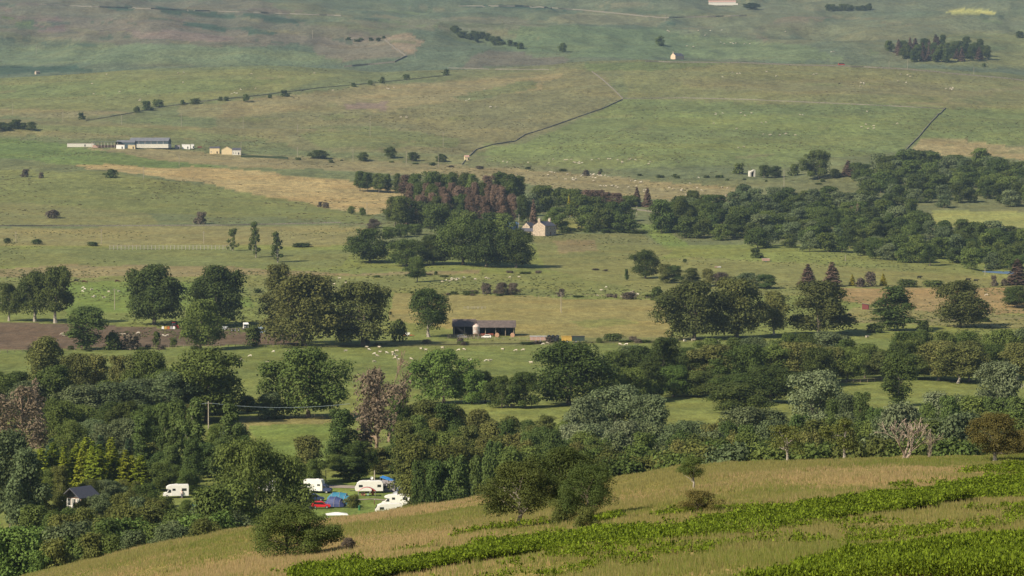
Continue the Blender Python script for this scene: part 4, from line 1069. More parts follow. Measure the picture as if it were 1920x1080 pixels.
SKYB = mat('bright_blue_nylon', (0.04, 0.24, 0.62), 0.6, 0.3, noise=0.15, scale=3)
GREYC = mat('grey_canvas', (0.34, 0.31, 0.32), 0.8, 0.2, noise=0.15)
DGREY = mat('charcoal_trim', (0.05, 0.052, 0.058), 0.7, 0.3)
PINK = mat('pinkish_boards', (0.44, 0.28, 0.23), 0.85, 0.2, scale=3)
STONE = mat('sandstone_wall', (0.48, 0.39, 0.30), 0.9, 0.15, noise=0.4, scale=1.2)
STONED = mat('grey_field_stone', (0.205, 0.185, 0.150), 0.95, 0.1, noise=0.5, scale=1.5)
SLATE = mat('blue_slate', (0.075, 0.075, 0.095), 0.6, 0.4, scale=3)
RUSTR = mat('weathered_sheet_roof', (0.125, 0.098, 0.090), 0.75, 0.3, noise=0.35, scale=0.8)
PALER = mat('blue_grey_sheet_roof', (0.15, 0.155, 0.175), 0.7, 0.3, scale=0.4)
CLAD = mat('blue_green_cladding', (0.055, 0.085, 0.105), 0.6, 0.3, scale=0.6)
CREAM = mat('cream_render', (0.62, 0.50, 0.30), 0.85, 0.2, noise=0.12)
PALEW = mat('pale_block_wall', (0.60, 0.57, 0.50), 0.85, 0.2, noise=0.2)
TIMBER = mat('brown_boarding', (0.16, 0.085, 0.055), 0.8, 0.2, scale=4)
WOOD = mat('weathered_wood', (0.30, 0.24, 0.18), 0.85, 0.15, scale=4)
POLEW = mat('pole_timber', (0.36, 0.31, 0.25), 0.85, 0.15, scale=2)
WHITEP = mat('white_painted_rail', (0.37, 0.34, 0.29), 0.7, 0.3, noise=0.15)
BALE = mat('black_bale_wrap', (0.012, 0.013, 0.016), 0.3, 0.5)
HAY = mat('sacking', (0.50, 0.30, 0.20), 0.9, 0.1)
YELLOW = mat('yellow_paint', (0.50, 0.32, 0.07), 0.5, 0.4, noise=0.15)
GALV = mat('galvanised_tank', (0.50, 0.50, 0.49), 0.5, 0.4, 0.2, col2=(0.36, 0.20, 0.14), scale=0.7)
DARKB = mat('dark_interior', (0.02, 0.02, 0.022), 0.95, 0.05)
SKIN = mat('skin', (0.50, 0.29, 0.20), 0.6, 0.3, noise=0.05)
WOOL = mat('sheep_wool', (0.46, 0.40, 0.31), 0.95, 0.05, noise=0.12, scale=8)
FACE = mat('dark_face', (0.05, 0.045, 0.04), 0.9, 0.1)
COWB = mat('red_brown_hide', (0.10, 0.045, 0.025), 0.8, 0.2, noise=0.3, scale=1)
COWK = mat('black_hide', (0.015, 0.014, 0.014), 0.7, 0.2)

def wheels(t, xs, y, r=0.33, w=0.22):
    for x in xs:
        for s in (-1, 1):
            o = MB().wheel(x, s * y, r, r, w).build('wheel', TYRE, t)
            MB().wheel(x, s * (y + w * 0.5 + 0.012), r, r * 0.58, 0.02, 10).build('rim', HUB, o)
def panel(t, name, m, x0, x1, z0, z1, y, side=1, th=0.03):
    return MB().box(x0, x1, side * y - (0.006 if side > 0 else th), side * y + (th if side > 0 else 0.006), z0, z1).build(name, m, t)
def motorhome(loc, rz, label, L=6.2, H=2.9, cab=None, overcab=True, stripe=False, group=None):
    """Coachbuilt motorhome, nose along +x."""
    t = thing('motorhome', loc, label, 'motorhome', rz, group)
    h = L / 2; W = 1.12
    if overcab:
        prof = [(-h, 0.45), (h - 1.75, 0.45), (h - 1.75, 1.75), (h - 0.75, 1.95), (h - 0.62, 2.25), (h - 0.95, H - 0.25), (h - 1.5, H - 0.06), (h - 2.2, H), (-h + 0.15, H), (-h, H - 0.2)]
    else:
        prof = [(-h, 0.45), (h - 1.75, 0.45), (h - 1.75, 1.9), (h - 2.0, H - 0.12), (h - 2.3, H), (-h + 0.15, H), (-h, H - 0.2)]
    MB().prism(prof, -W, W).build('body', WHITE, t, 0.05)
    cm = cab or WHITE
    prof = [(h - 1.78, 0.42), (h, 0.42), (h + 0.04, 0.75), (h - 0.08, 1.0), (h - 0.75, 1.2), (h - 1.25, 1.86), (h - 1.78, 2.02)] if not overcab else [(h - 1.78, 0.42), (h, 0.42), (h + 0.04, 0.75), (h - 0.08, 1.02), (h - 0.72, 1.2), (h - 1.1, 1.74), (h - 1.78, 1.74)]
    c = MB().prism(prof, -0.98, 0.98, lambda z: max(0, z - 1.1) * 0.13).build('cab', cm, t, 0.04)
    top = prof[5]
    MB().prism([(h - 0.70, 1.24), (h - 0.68, 1.24), (top[0] + 0.10, top[1] - 0.06), (top[0] + 0.06, top[1] - 0.08)], -0.84, 0.84, lambda z: max(0, z - 1.2) * 0.13).build('windscreen', GLASS, c)
    for s in (-1, 1):
        MB().prism([(h - 1.7, 1.2), (h - 0.9, 1.2), (h - 1.25, 1.66), (h - 1.7, 1.68)], s * 0.955 - 0.03, s * 0.955 + 0.045, ).build('side_window', GLASS, c)
        MB().box(h - 0.06, h + 0.06, s * 0.72 - 0.16, s * 0.72 + 0.16, 0.72, 0.88).build('headlight', HUB, c)
        panel(t, 'window', GLASS, -h + 0.5, -h + 1.5, 1.55, 2.1, W, s)
        panel(t, 'window', GLASS, 0.1, 0.75, 1.6, 2.05, W, s)
    panel(t, 'door', GREYC if stripe else WHITE, h - 2.75, h - 2.15, 0.55, 2.25, W, -1)
    panel(t, 'skirt', DGREY, -h + 0.02, h - 1.8, 0.4, 0.6, W, -1, 0.02)
    MB().box(-0.4, 0.3, -0.35, 0.35, H, H + 0.12).build('roof_vent', WHITE, t, 0.02)
    wheels(t, (-h + 1.5, h - 0.85), 0.92)
    return t
def caravan(loc, rz, label, L=5.6, H=2.6, group=None):
    """Touring caravan, rounded nose and drawbar along +x."""
    t = thing('caravan', loc, label, 'caravan', rz, group)
    h = L / 2
    MB().prism([(-h, 0.45), (h - 0.25, 0.45), (h, 0.95), (h - 0.08, 1.5), (h - 0.45, 2.15), (h - 1.1, H - 0.08), (h - 1.8, H), (-h + 0.7, H), (-h + 0.2, H - 0.18), (-h, H - 0.6)], -1.12, 1.12).build('body', WHITE, t, 0.06)
    for s in (-1, 1):
        panel(t, 'window', GLASS, h - 1.7, h - 0.85, 1.35, 1.85, 1.12, s)
        panel(t, 'window', GLASS, -h + 0.5, -h + 1.3, 1.35, 1.9, 1.12, s)
    panel(t, 'door', GREYC, -0.2, 0.4, 0.55, 2.2, 1.12, -1)
    MB().prism([(h - 0.12, 1.52), (h - 0.02, 1.5), (h - 0.36, 2.1), (h - 0.46, 2.1)], -0.85, 0.85).build('front_window', GLASS, t)
    MB().box(-0.3, 0.3, -0.3, 0.3, H, H + 0.1).build('roof_vent', WHITE, t, 0.02)
    MB().tube([(h - 0.2, -0.5, 0.5), (h + 1.1, 0, 0.5), (h - 0.2, 0.5, 0.5)], 0.05, 5).build('drawbar', DGREY, t)
    wheels(t, (-0.2,), 0.98)
    return t
def car(loc, rz, label, m, L=4.0, H=1.45, name='car', est=False):
    t = thing(name, loc, label, 'car', rz)
    h = L / 2
    rear = -h + (0.05 if est else 0.25)
    prof = [(-h, 0.32), (h - 0.1, 0.3), (h, 0.5), (h - 0.06, 0.72), (h - 0.95, 0.9), (h - 1.7, H - 0.04), (h - 2.1, H), (rear + 0.25, H - 0.04), (-h + 0.03, 0.92), (-h - 0.02, 0.6)]
    MB().prism(prof, -0.84, 0.84, lambda z: max(0, z - 0.85) * 0.3).build('body', m, t, 0.05)
    for s in (-1, 1):
        MB().prism([(h - 1.15, 0.93), (h - 1.72, H - 0.14), (rear + 0.42, H - 0.14), (-h + 0.4, 0.96)], s * 0.79 - 0.03, s * 0.79 + 0.045, lambda z: max(0, z - 0.85) * 0.3 * s).build('side_window', GLASS, t)
        MB().box(h - 0.12, h + 0.02, s * 0.62 - 0.15, s * 0.62 + 0.15, 0.58, 0.72).build('headlight', HUB, t)
        MB().box(-h - 0.03, -h + 0.06, s * 0.68 - 0.1, s * 0.68 + 0.1, 0.66, 0.86).build('tail_light', RED, t)
    MB().prism([(h - 0.98, 0.93), (h - 0.93, 0.95), (h - 1.64, H - 0.07), (h - 1.70, H - 0.09)], -0.66, 0.66, lambda z: max(0, z - 0.95) * 0.3).build('windscreen', GLASS, t)
    wheels(t, (-h + 0.75, h - 0.8), 0.74, 0.31, 0.2)
    return t
def van(loc, rz, label, m, L=5.4, H=2.4):
    t = thing('camper_van', loc, label, 'van', rz)
    h = L / 2
    MB().prism([(-h, 0.35), (h, 0.35), (h + 0.03, 0.75), (h - 0.1, 1.05), (h - 0.75, 1.3), (h - 1.4, H - 0.12), (h - 1.8, H), (-h + 0.1, H), (-h, H - 0.2)], -0.97, 0.97, lambda z: max(0, z - 1.2) * 0.1).build('body', m, t, 0.05)
    MB().prism([(h - 0.78, 1.33), (h - 0.72, 1.35), (h - 1.34, H - 0.2), (h - 1.4, H - 0.22)], -0.78, 0.78, lambda z: max(0, z - 1.3) * 0.12).build('windscreen', GLASS, t)
    for s in (-1, 1):
        MB().prism([(h - 1.05, 1.3), (h - 1.5, 1.95), (h - 2.0, 1.95), (h - 2.0, 1.3)], s * 0.93 - 0.03, s * 0.93 + 0.04).build('side_window', GLASS, t)
        MB().prism([(-h + 0.4, 1.3), (-h + 0.4, 1.9), (h - 3.4, 1.9), (h - 3.4, 1.3)], s * 0.93 - 0.03, s * 0.93 + 0.04).build('side_window', GLASS, t)
        MB().box(h - 0.08, h + 0.05, s * 0.7 - 0.14, s * 0.7 + 0.14, 0.75, 1.0).build('headlight', HUB, t)
        MB().box(h - 3.25, h - 2.1, s * 0.955 - 0.02, s * 0.955 + 0.02, 0.5, 2.1).build('open_doorway', DARKB, t)
    wheels(t, (-h + 1.0, h - 0.9), 0.86)
    return t
def tunnel_tent(loc, rz, label, m, hoops, W, name='tent'):
    """hoops: (x, height, half width)."""
    t = thing(name, loc, label, 'tent', rz)
    vs = []; fs = []; n = 12
    for x, hh, w in hoops:
        for k in range(n + 1):
            a = math.pi * k / n
            vs.append((x, w * math.cos(a), hh * math.sin(a) ** 0.8))
    for i in range(len(hoops) - 1):
        for k in range(n): fs.append((i * (n + 1) + k, i * (n + 1) + k + 1, (i + 1) * (n + 1) + k + 1, (i + 1) * (n + 1) + k))
    fs.append(tuple(range(n, -1, -1))); fs.append(tuple(range((len(hoops) - 1) * (n + 1), len(hoops) * (n + 1))))
    b = MB(); b.add(vs, fs); b.build('canopy', m, t)
    for x, hh, w in hoops[1:-1]:
        MB().tube([(x, w * 1.01 * math.cos(math.pi * k / 10), hh * 1.015 * math.sin(math.pi * k / 10) ** 0.8) for k in range(11)], 0.035, 5).build('pole_sleeve', GREYC, t)
    x, hh, w = hoops[0]
    return t
# ------------------------------------------------------------------ people
def skin_mesh(name, verts, edges, radii, mats=None, sub=1, root=0):
    me = bpy.data.meshes.new(name + '_cage'); me.from_pydata(verts, edges, [])
    o = bpy.data.objects.new(name + '_cage', me); C.objects.link(o)
    sk = o.modifiers.new('skin', 'SKIN'); sk.use_smooth_shade = True
    for i, r in enumerate(radii):
        rr = r if hasattr(r, '__len__') else (r, r)
        me.skin_vertices[0].data[i].radius = rr
    me.skin_vertices[0].data[root].use_root = True
    ss = o.modifiers.new('sub', 'SUBSURF'); ss.levels = sub; ss.render_levels = sub
    dg = bpy.context.evaluated_depsgraph_get()
    out = bpy.data.meshes.new_from_object(o.evaluated_get(dg)); out.name = name
    bpy.data.objects.remove(o); bpy.data.meshes.remove(me)
    out.materials.clear()
    for m in (mats or []): out.materials.append(m)
    for p in out.polygons: p.use_smooth = True
    return out
def person(loc, rz, label, shirt, trousers, hair, arm=0.25):
    t = thing('person', loc, label, 'person', rz)
    V = [(0, 0, 0.95), (0, 0, 1.15), (0, 0, 1.38), (0, 0, 1.5), (0, 0, 1.60), (0.01, 0, 1.70)]
    E = [(0, 1), (1, 2), (2, 3), (3, 4), (4, 5)]; R = [(0.15, 0.11), (0.14, 0.1), (0.15, 0.1), 0.055, (0.085, 0.1), (0.07, 0.08)]
    for s in (-1, 1):
        n = len(V)
        V += [(0, s * 0.19, 1.40), (0.02, s * 0.25, 1.14), (0.02 + arm, s * 0.25, 0.95 + arm * 0.6), (0.05 + arm * 1.2, s * 0.25, 0.87 + arm * 0.6)]
        E += [(2, n), (n, n + 1), (n + 1, n + 2), (n + 2, n + 3)]; R += [0.06, 0.046, 0.033, (0.018, 0.04)]
        for f in range(4):
            k = len(V); w = n + 3; y = s * (0.25 + (f - 1.5) * 0.021); L = (0.065, 0.075, 0.07, 0.055)[f]
            V += [(V[w][0] + 0.03, y, V[w][2] - 0.045), (V[w][0] + 0.035, y, V[w][2] - 0.045 - L)]; E += [(w, k), (k, k + 1)]; R += [0.009, 0.008]
        k = len(V); V += [(V[n + 3][0] + 0.055, s * 0.215, V[n + 3][2] - 0.03)]; E += [(n + 3, k)]; R += [0.010]
        n = len(V)
        V += [(0, s * 0.1, 0.88), (0.015, s * 0.11, 0.48), (0, s * 0.11, 0.09), (0.16, s * 0.13, 0.035)]
        E += [(0, n), (n, n + 1), (n + 1, n + 2), (n + 2, n + 3)]; R += [0.085, 0.058, 0.04, 0.035]
    mesh_obj('body', skin_mesh('body', V, E, R, [SKIN]), t)
    V = [(0, 0, 0.93), (0, 0, 1.15), (0, 0, 1.36)]; E = [(0, 1), (1, 2)]; R = [(0.17, 0.13), (0.16, 0.12), (0.17, 0.125)]
    for s in (-1, 1):
        n = len(V); V += [(0, s * 0.2, 1.40), (0.015, s * 0.245, 1.2)]; E += [(2, n), (n, n + 1)]; R += [0.075, 0.062]
    mesh_obj('shirt', skin_mesh('shirt', V, E, R, [shirt]), t)
    V = [(0, 0, 0.94)]; E = []; R = [(0.17, 0.13)]
    for s in (-1, 1):
        n = len(V); V += [(0, s * 0.1, 0.86), (0.015, s * 0.11, 0.48), (0, s * 0.11, 0.12)]; E += [(0, n), (n, n + 1), (n + 1, n + 2)]; R += [0.1, 0.075, 0.06]
    mesh_obj('trousers', skin_mesh('trousers', V, E, R, [trousers]), t)
    b = MB().lathe([(0.02, 1.74), (0.085, 1.72), (0.105, 1.66), (0.10, 1.62)], -0.02, 0, 10); b.build('hair', hair, t)
    return t

# ------------------------------------------------------------------ the campsite
G = 0.02
motorhome(spot(330, 933), math.pi + 0.12, 'white overcab motorhome parked alone among bushes by the big oak', 5.5, 2.85)
motorhome(at_depth(596, 621), -0.22, 'white motorhome with a dark navy cab on the gravel', 6.0, 3.0, NAVY, False)
caravan(at_depth(505, 622), 0.1, 'white caravan half hidden behind oak branches', 5.0, 2.5)
caravan(spot(692, 924), math.pi + 0.05, 'white caravan with a striped canopy and a dish on its roof', 6.2, 2.7)
van(at_depth(760, 612), math.pi + 0.55, 'silver grey camper van with an open side door', SILVER, 5.4, 2.5)
motorhome(at_depth(742, 593), math.pi - 0.05, 'white motorhome just in front of the silver camper van', 6.0, 2.6)
motorhome(at_depth(776, 594), math.pi + 0.35, 'white overcab motorhome at the right end of the pitch', 5.6, 2.7)
caravan(at_depth(729, 573), math.pi + 0.1, 'white caravan sunk behind the brow of the hillside', 5.6, 2.5)
car(spot(602, 953), 0.05, 'red hatchback parked beside the blue tents', RED, 4.0, 1.5)
car(spot(588, 939), 0.15, 'dark navy estate car behind the red hatchback', NAVY, 4.5, 1.55, est=True)
tunnel_tent(spot(612, 951) + Vector((1.6, 2.2, 0)), -0.3, 'dark blue tunnel tent right behind the red car', DBLUE, [(-2.0, 0.9, 1.3), (-1.0, 1.95, 1.5), (0.3, 2.0, 1.5), (1.5, 1.6, 1.35), (2.3, 0.5, 0.9)], 3)
tunnel_tent(spot(622, 945) + Vector((1.2, 3.0, 0)), -0.1, 'long teal tunnel tent behind the dark blue one', TEAL, [(-2.2, 1.2, 1.5), (-1.2, 2.15, 1.7), (0.4, 2.2, 1.7), (1.8, 2.0, 1.6), (2.6, 0.6, 1.0)], 3)
tunnel_tent(spot(647, 946) + Vector((0.2, 1.5, 0)), 0.2, 'small light blue tent left of the clipped round bush', TEAL, [(-1.2, 0.6, 0.9), (-0.5, 1.7, 1.2), (0.6, 1.7, 1.2), (1.2, 0.7, 0.9)], 3)
tunnel_tent(at_depth(369, 592), 0.1, 'blue dome tent beside the lone motorhome', TEAL, [(-1.7, 0.1, 0.5), (-0.9, 0.95, 1.2), (0, 1.25, 1.4), (0.9, 0.95, 1.2), (1.7, 0.1, 0.5)], 3)
tunnel_tent(at_depth(427, 545), 0.2, 'small orange-red tent showing through the oak thicket', ORANGE, [(-1.2, 0.8, 0.9), (-0.5, 2.6, 1.2), (0.5, 2.6, 1.2), (1.2, 0.8, 0.9)], 3)
def awning(loc, rz):
    t = thing('awning', loc, 'grey and pink caravan awning with dark window panels', 'awning', rz)
    MB().prism([(-1.5, 0), (1.5, 0), (1.6, 1.6), (1.0, 2.3), (-1.4, 2.5)], -1.2, 1.2).build('canopy', GREYC, t, 0.03)
    for x in (-1.2, -0.2, 0.7):
        MB().box(x, x + 0.7, -1.235, -1.19, 0.7, 1.8).build('window', DGREY, t)
    return t
awning(spot(729, 921), -0.1)
def canopy(loc):
    t = thing('porch_canopy', loc, 'grey arched porch canopy in front of the caravan with a dish', 'canopy')
    pts = [(-1.9 + 3.8 * k / 12, 1.15 + 0.85 * math.sin(math.pi * k / 12)) for k in range(13)]
    MB().prism(pts + [(x, z - 0.06) for x, z in reversed(pts)], -0.9, 0.9).build('cover', mat('striped_canvas', (0.55, 0.45, 0.43), 0.8, 0.2, col2=(0.25, 0.24, 0.27), scale=5), t)
    for x in (-1.85, 1.85):
        for y in (-0.85, 0.85): MB().tube([(x, y, 0), (x, y, 1.2)], 0.03, 5).build('leg', GREYC, t)
    MB().tube([(-1.9, -0.92, 1.15)] + [(x, -0.92, z) for x, z in pts[1:-1]] + [(1.9, -0.92, 1.15)], 0.07, 5).build('red_trim', RED, t)
    return t
canopy(spot(688, 930))
def kitchen(loc, label, w, h, m, legs=True):
    t = thing('camp_cupboard', loc, label, 'cupboard')
    MB().box(-w / 2, w / 2, -0.25, 0.25, 0.15, h).build('cloth_body', m, t, 0.03)
    MB().box(-w / 2 - 0.04, w / 2 + 0.04, -0.29, 0.29, h + 0.004, h + 0.04).build('top', GREYC, t)
    for x in (-w / 2 + 0.06, w / 2 - 0.06): MB().box(x - 0.02, x + 0.02, -0.2, 0.2, 0, 0.15).build('leg', DGREY, t)
    return t
kitchen(spot(699, 929), 'tall orange cloth cupboard at the end of the porch canopy', 0.5, 1.4, ORANGE)
kitchen(spot(681, 930), 'low pink-orange table stand before the porch canopy', 0.9, 0.75, mat('salmon_cloth', (0.6, 0.27, 0.18), 0.8, 0.2))
kitchen(spot(690, 930), 'pale green water box beside the low table stand', 0.4, 0.6, mat('mint_cloth', (0.35, 0.5, 0.38), 0.8, 0.2))
def dish(loc):
    t = thing('satellite_dish', loc, 'white satellite dish on the striped caravan roof', 'dish')
    MB().tube([(0, 0, -0.05), (0, 0, 0.45)], 0.03, 6).build('mast', GREYC, t)
    vs = MB(); vs.lathe([(0.02, 0.0), (0.2, 0.03), (0.34, 0.11), (0.35, 0.12), (0.2, 0.05), (0.02, 0.02)], 0, 0, 16)
    d = vs.build('bowl', WHITE, t); d.location = (0, -0.1, 0.5); d.rotation_euler = (math.radians(75), 0, 0.3)
    return t
pc = spot(692, 924); dish(pc + Vector((0.55, 0, 2.75)))
def sail(loc):
    t = thing('shade_sail', loc, 'bright blue awning with slanting poles behind the caravan', 'awning', -0.15)
    MB().prism([(-1.7, 3.1), (1.1, 2.2), (1.6, 0.2), (1.5, 0.2), (1.0, 2.1), (-1.7, 3.0)], -1.4, 1.4).build('sheet', SKYB, t)
    for y in (-1.35, 1.35):
        MB().tube([(-1.8, y, 3.16), (1.15, y, 2.26), (1.7, y, 0)], 0.05, 5).build('pole', SKYB, t)
        MB().tube([(-1.6, y, 0), (-1.7, y, 3.05)], 0.04, 5).build('post', GREYC, t)
    return t
sail(at_depth(729, 626))
def gazebo(loc):
    t = thing('gazebo', loc, 'white flat gazebo roof just above the brow of the hillside', 'gazebo', 0.15)
    MB().prism([(-2.1, 2.55), (2.1, 2.55), (2.1, 2.62), (0.3, 2.98), (-0.3, 2.98), (-2.1, 2.62)], -1.6, 1.6, lambda z: max(0, z - 2.62) * 3).build('roof', WHITE, t)
    for x in (-2.0, 2.0):
        for y in (-1.5, 1.5): MB().tube([(x, y, 0), (x, y, 2.6)], 0.035, 6).build('leg', GREYC, t)
    return t
gz = at_depth(631, 552); gz.z = gz.z; gazebo(gz)
def chair(loc):
    t = thing('camp_chair', loc, 'green folding camp chair left of the red hatchback', 'chair', 0.6)
    MB().prism([(-0.28, 0.42), (0.28, 0.45), (0.28, 0.48), (-0.28, 0.45)], -0.3, 0.3).build('seat', GREENP, t)
    MB().prism([(-0.28, 0.45), (-0.25, 0.45), (-0.45, 1.25), (-0.48, 1.25)], -0.3, 0.3).build('backrest', GREENP, t)
    for x0, x1 in ((-0.28, 0.28), (0.28, -0.28)):
        for y in (-0.3, 0.3): MB().tube([(x0, y, 0), (x1, y, 0.46)], 0.018, 5).build('leg', DGREY, t)
    return t
chair(spot(575, 950))
def bin_(loc):
    t = thing('litter_bin', loc, 'small green litter bin on the campsite lawn', 'bin')
    MB().lathe([(0.2, 0), (0.26, 0.75), (0.28, 0.8), (0.24, 0.82)]).build('body', GREENP, t)
    MB().lathe([(0.29, 0.82), (0.24, 1.0), (0.08, 1.08), (0.01, 1.09)]).build('lid', mat('dark_green_plastic', (0.02, 0.1, 0.06), 0.5, 0.4), t)
    return t
bin_(spot(674, 957))
def bag(loc):
    t = thing('holdall', loc, 'dark bag lying left of the red hatchback', 'bag')
    MB().prism([(-0.5, 0), (0.5, 0), (0.55, 0.25), (0.35, 0.5), (-0.35, 0.52), (-0.55, 0.25)], -0.3, 0.3).build('body', DGREY, t, 0.06)
    MB().tube([(-0.25, 0, 0.5), (-0.15, 0, 0.66), (0.15, 0, 0.66), (0.25, 0, 0.49)], 0.02, 5).build('handle', DGREY, t)
bag(spot(583, 954))
def hookup(loc, label):
    t = thing('hookup_post', loc, label, 'post')
    MB().box(-0.08, 0.08, -0.08, 0.08, 0, 0.95).build('post', TIMBER, t, 0.01)
    MB().prism([(-0.13, 0.95), (0.13, 0.95), (0.1, 1.15), (-0.1, 1.15)], -0.12, 0.12).build('socket_box', WHITEP, t, 0.01)
hookup(spot(702, 946), 'short power post on the lawn below the caravan')
person(spot(341, 934), -1.6, 'person in a white shirt beside the lone motorhome', mat('white_shirt', (0.7, 0.68, 0.7), 0.9, 0.1), mat('grey_trousers', (0.2, 0.2, 0.26), 0.9, 0.1), mat('brown_hair', (0.06, 0.035, 0.02), 0.8, 0.2))
person(at_depth(381, 590), -1.2, 'person in a white top and blue trousers near the dome tent', mat('white_shirt', (0.7, 0.68, 0.7)), mat('blue_trousers', (0.05, 0.1, 0.25), 0.9, 0.1), mat('brown_hair', (0, 0, 0)))
pv = at_depth(760, 612)
person(pv + Vector((-0.05, -1.25, 0.0)), -1.6, 'person in a plum shirt at the open van door', mat('plum_shirt', (0.2, 0.06, 0.1), 0.9, 0.1), mat('dark_trousers', (0.03, 0.03, 0.04), 0.9, 0.1), mat('brown_hair', (0, 0, 0)), 0.1)
def chalet(loc):
    t = thing('timber_chalet', loc, 'dark roofed timber chalet with a white glazed gable', 'chalet', -0.5)
    MB().box(-1.9, 1.9, -0.6, 4.8, 0.5, 2.7).build('wall', TIMBER, t)
    MB().box(-2.0, 2.0, -2.0, 4.8, 0.3, 0.49).build('deck', WOOD, t)
    for s in (-1, 1):
        MB().prism([(s * 0.0, 4.55), (s * 2.5, 2.55), (s * 2.55, 2.7), (s * 0.0, 4.75)], -2.0, 5.1).build('roof', SLATE, t)
    MB().prism([(-1.9, 2.71), (1.9, 2.71), (0, 4.3)], -0.58, -0.5).build('gable', DGREY, t)
    for x in (-1.85, -0.6, 0.6, 1.85):
        MB().box(x - 0.07, x + 0.07, -1.98, -1.84, 0.5, 2.7).build('veranda_post', WHITE, t)
    for x in (-1.7, -0.5, 0.7):
        f = MB().box(x, x + 1.0, -0.66, -0.605, 0.7, 2.5).build('window', WHITE, t)
        for k in (0, 1): MB().box(x + 0.07 + k * 0.47, x + 0.46 + k * 0.47, -0.68, -0.665, 0.8, 2.4).build('pane', GLASS, f)
    MB().box(-1.9, 1.9, -2.02, -1.97, 1.1, 1.2).build('handrail', WHITE, t)
    for x in (-1.9, -1.3, -0.7, -0.1, 0.5, 1.1, 1.7): MB().box(x, x + 0.08, -2.015, -1.975, 0.5, 1.1).build('baluster', WHITE, t)
    for x in (-1.8, 1.8):
        for y in (-1.8, 1.5, 4.6): MB().box(x - 0.1, x + 0.1, y - 0.1, y + 0.1, -0.6, 0.3).build('pier', STONED, t)
chalet(at_depth(140, 578) + Vector((0, 0, 0.5)))

# ribbons that lie on the land: gravel, walls, hedges
def along(pts, step):
    """Ground points every step metres along a line of picture points or depth points."""
    P = []
    if pts[0][1] > 1200:               # (column, depth) pairs
        P = [at_depth(*p) for p in pts]; pts = []
    for p, q in zip(pts[:-1], pts[1:]):
        k = max(1, int(abs(q[0] - p[0]) / 14 + abs(q[1] - p[1]) / 8))
        for i in range(k):
            f = i / k; P.append(spot(p[0] + (q[0] - p[0]) * f, p[1] + (q[1] - p[1]) * f))
    if pts: P.append(spot(*pts[-1]))
    ys = np.array([p.y for p in P]); md = np.array([np.median(ys[max(0, i - 4):i + 5]) for i in range(len(ys))])
    P = [p for p, y, m in zip(P, ys, md) if abs(y - m) < 0.06 * m]
    out = [P[0]]
    for a, b in zip(P[:-1], P[1:]):
        n = max(1, int(round((b - a).length / step)))
        for k in range(1, n + 1): out.append(a.lerp(b, k / n))
    for p in out: p.z = float(ground(p.x, p.y))
    return out
def ribbon(name, pts, w, m, lift=0.05, step=6):
    P = along(pts, step); vs = []; fs = []
    for i, p in enumerate(P):
        d = P[min(i + 1, len(P) - 1)] - P[max(i - 1, 0)]; d.z = 0; d.normalize(); s = Vector((-d.y, d.x, 0)) * w / 2
        for k in (-1, -0.33, 0.33, 1):
            q = p + s * k; vs.append((q.x, q.y, float(ground(q.x, q.y)) + lift))
    for i in range(len(P) - 1):
        for k in range(3): fs.append((i * 4 + k, i * 4 + k + 1, i * 4 + k + 5, i * 4 + k + 4))
    b = MB(); b.add(vs, fs); o = b.build(name, m); o['kind'] = 'structure'; return o
GRAVEL = mat('pale_gravel', (0.30, 0.25, 0.21), 0.95, 0.05, noise=0.3, scale=0.6)
ribbon('gravel_track', [(560, 914), (620, 912), (680, 914), (760, 918)], 5.5, GRAVEL, 0.05, 3)
ribbon('campsite_path', [(655, 938), (700, 936), (740, 940)], 1.6, GRAVEL, 0.07, 3)
def stone_wall(pts, label, h=1.5, w=0.8, step=7, m=STONED, name='stone_wall'):
    P = along(pts, step); b = MB(); vs = []; fs = []
    r = np.random.default_rng(len(P))
    for i, p in enumerate(P):
        d = P[min(i + 1, len(P) - 1)] - P[max(i - 1, 0)]; d.z = 0; d.normalize(); s = Vector((-d.y, d.x, 0))
        hh = h * r.uniform(0.8, 1.15)
        for a, z in ((-w / 2, -0.4), (-w * 0.36, hh), (w * 0.36, hh), (w / 2, -0.4)):
            q = p + s * a; vs.append((q.x, q.y, p.z + z))
    for i in range(len(P) - 1):
        for k in range(3): fs.append((i * 4 + k, i * 4 + k + 1, i * 4 + k + 5, i * 4 + k + 4))
    n = (len(P) - 1) * 4; fs += [(0, 1, 2, 3), (n + 3, n + 2, n + 1, n)]
    b.add(vs, fs); o = b.build(name, m); tag(o, label, 'wall'); return o
stone_wall([(866, 309), (874, 298), (893, 281), (922, 272), (962, 266), (975, 259), (985, 253), (1030, 239), (1080, 221), (1130, 204), (1167, 187)], 'dry stone wall winding up the middle hill from the small hut', 1.05)
stone_wall([(1110, 135), (1130, 150), (1152, 170), (1168, 186)], 'dry stone wall running down from the hilltop to the wall corner')
stone_wall([(1170, 185), (1280, 184), (1400, 187), (1560, 194), (1770, 204)], 'low ruined wall crossing the middle hill', 0.9)
stone_wall([(1697, 283), (1722, 258), (1745, 230), (1773, 203)], 'dry stone wall climbing above the great right wood', 1.15)
stone_wall([(160, 227), (230, 215), (310, 200), (400, 188), (480, 180), (600, 165), (700, 156), (845, 141)], 'long moor wall with bushes on the left hill', 0.8)
def brow(u):
    ds = np.arange(3350, 3860, 6.0); x = (u - 960) / FPX * ds
    r = row_of(ground(x, ds), ds); i = int(np.argmin(r)); return (u, float(ds[i]) - 30.0)
stone_wall([brow(u) for u in range(1210, 1935, 24)], 'dark wall along the crest of the middle hill', 1.5)
stone_wall([(722, 76), (745, 94), (762, 106), (740, 117), (690, 122), (645, 126)], 'bent wall round the far quarry mound', 2.2, 1.6, 12)
stone_wall([(840, 128), (930, 130), (1030, 131)], 'grey wall stub below the far heath', 1.0, 0.8, 12, STONED)
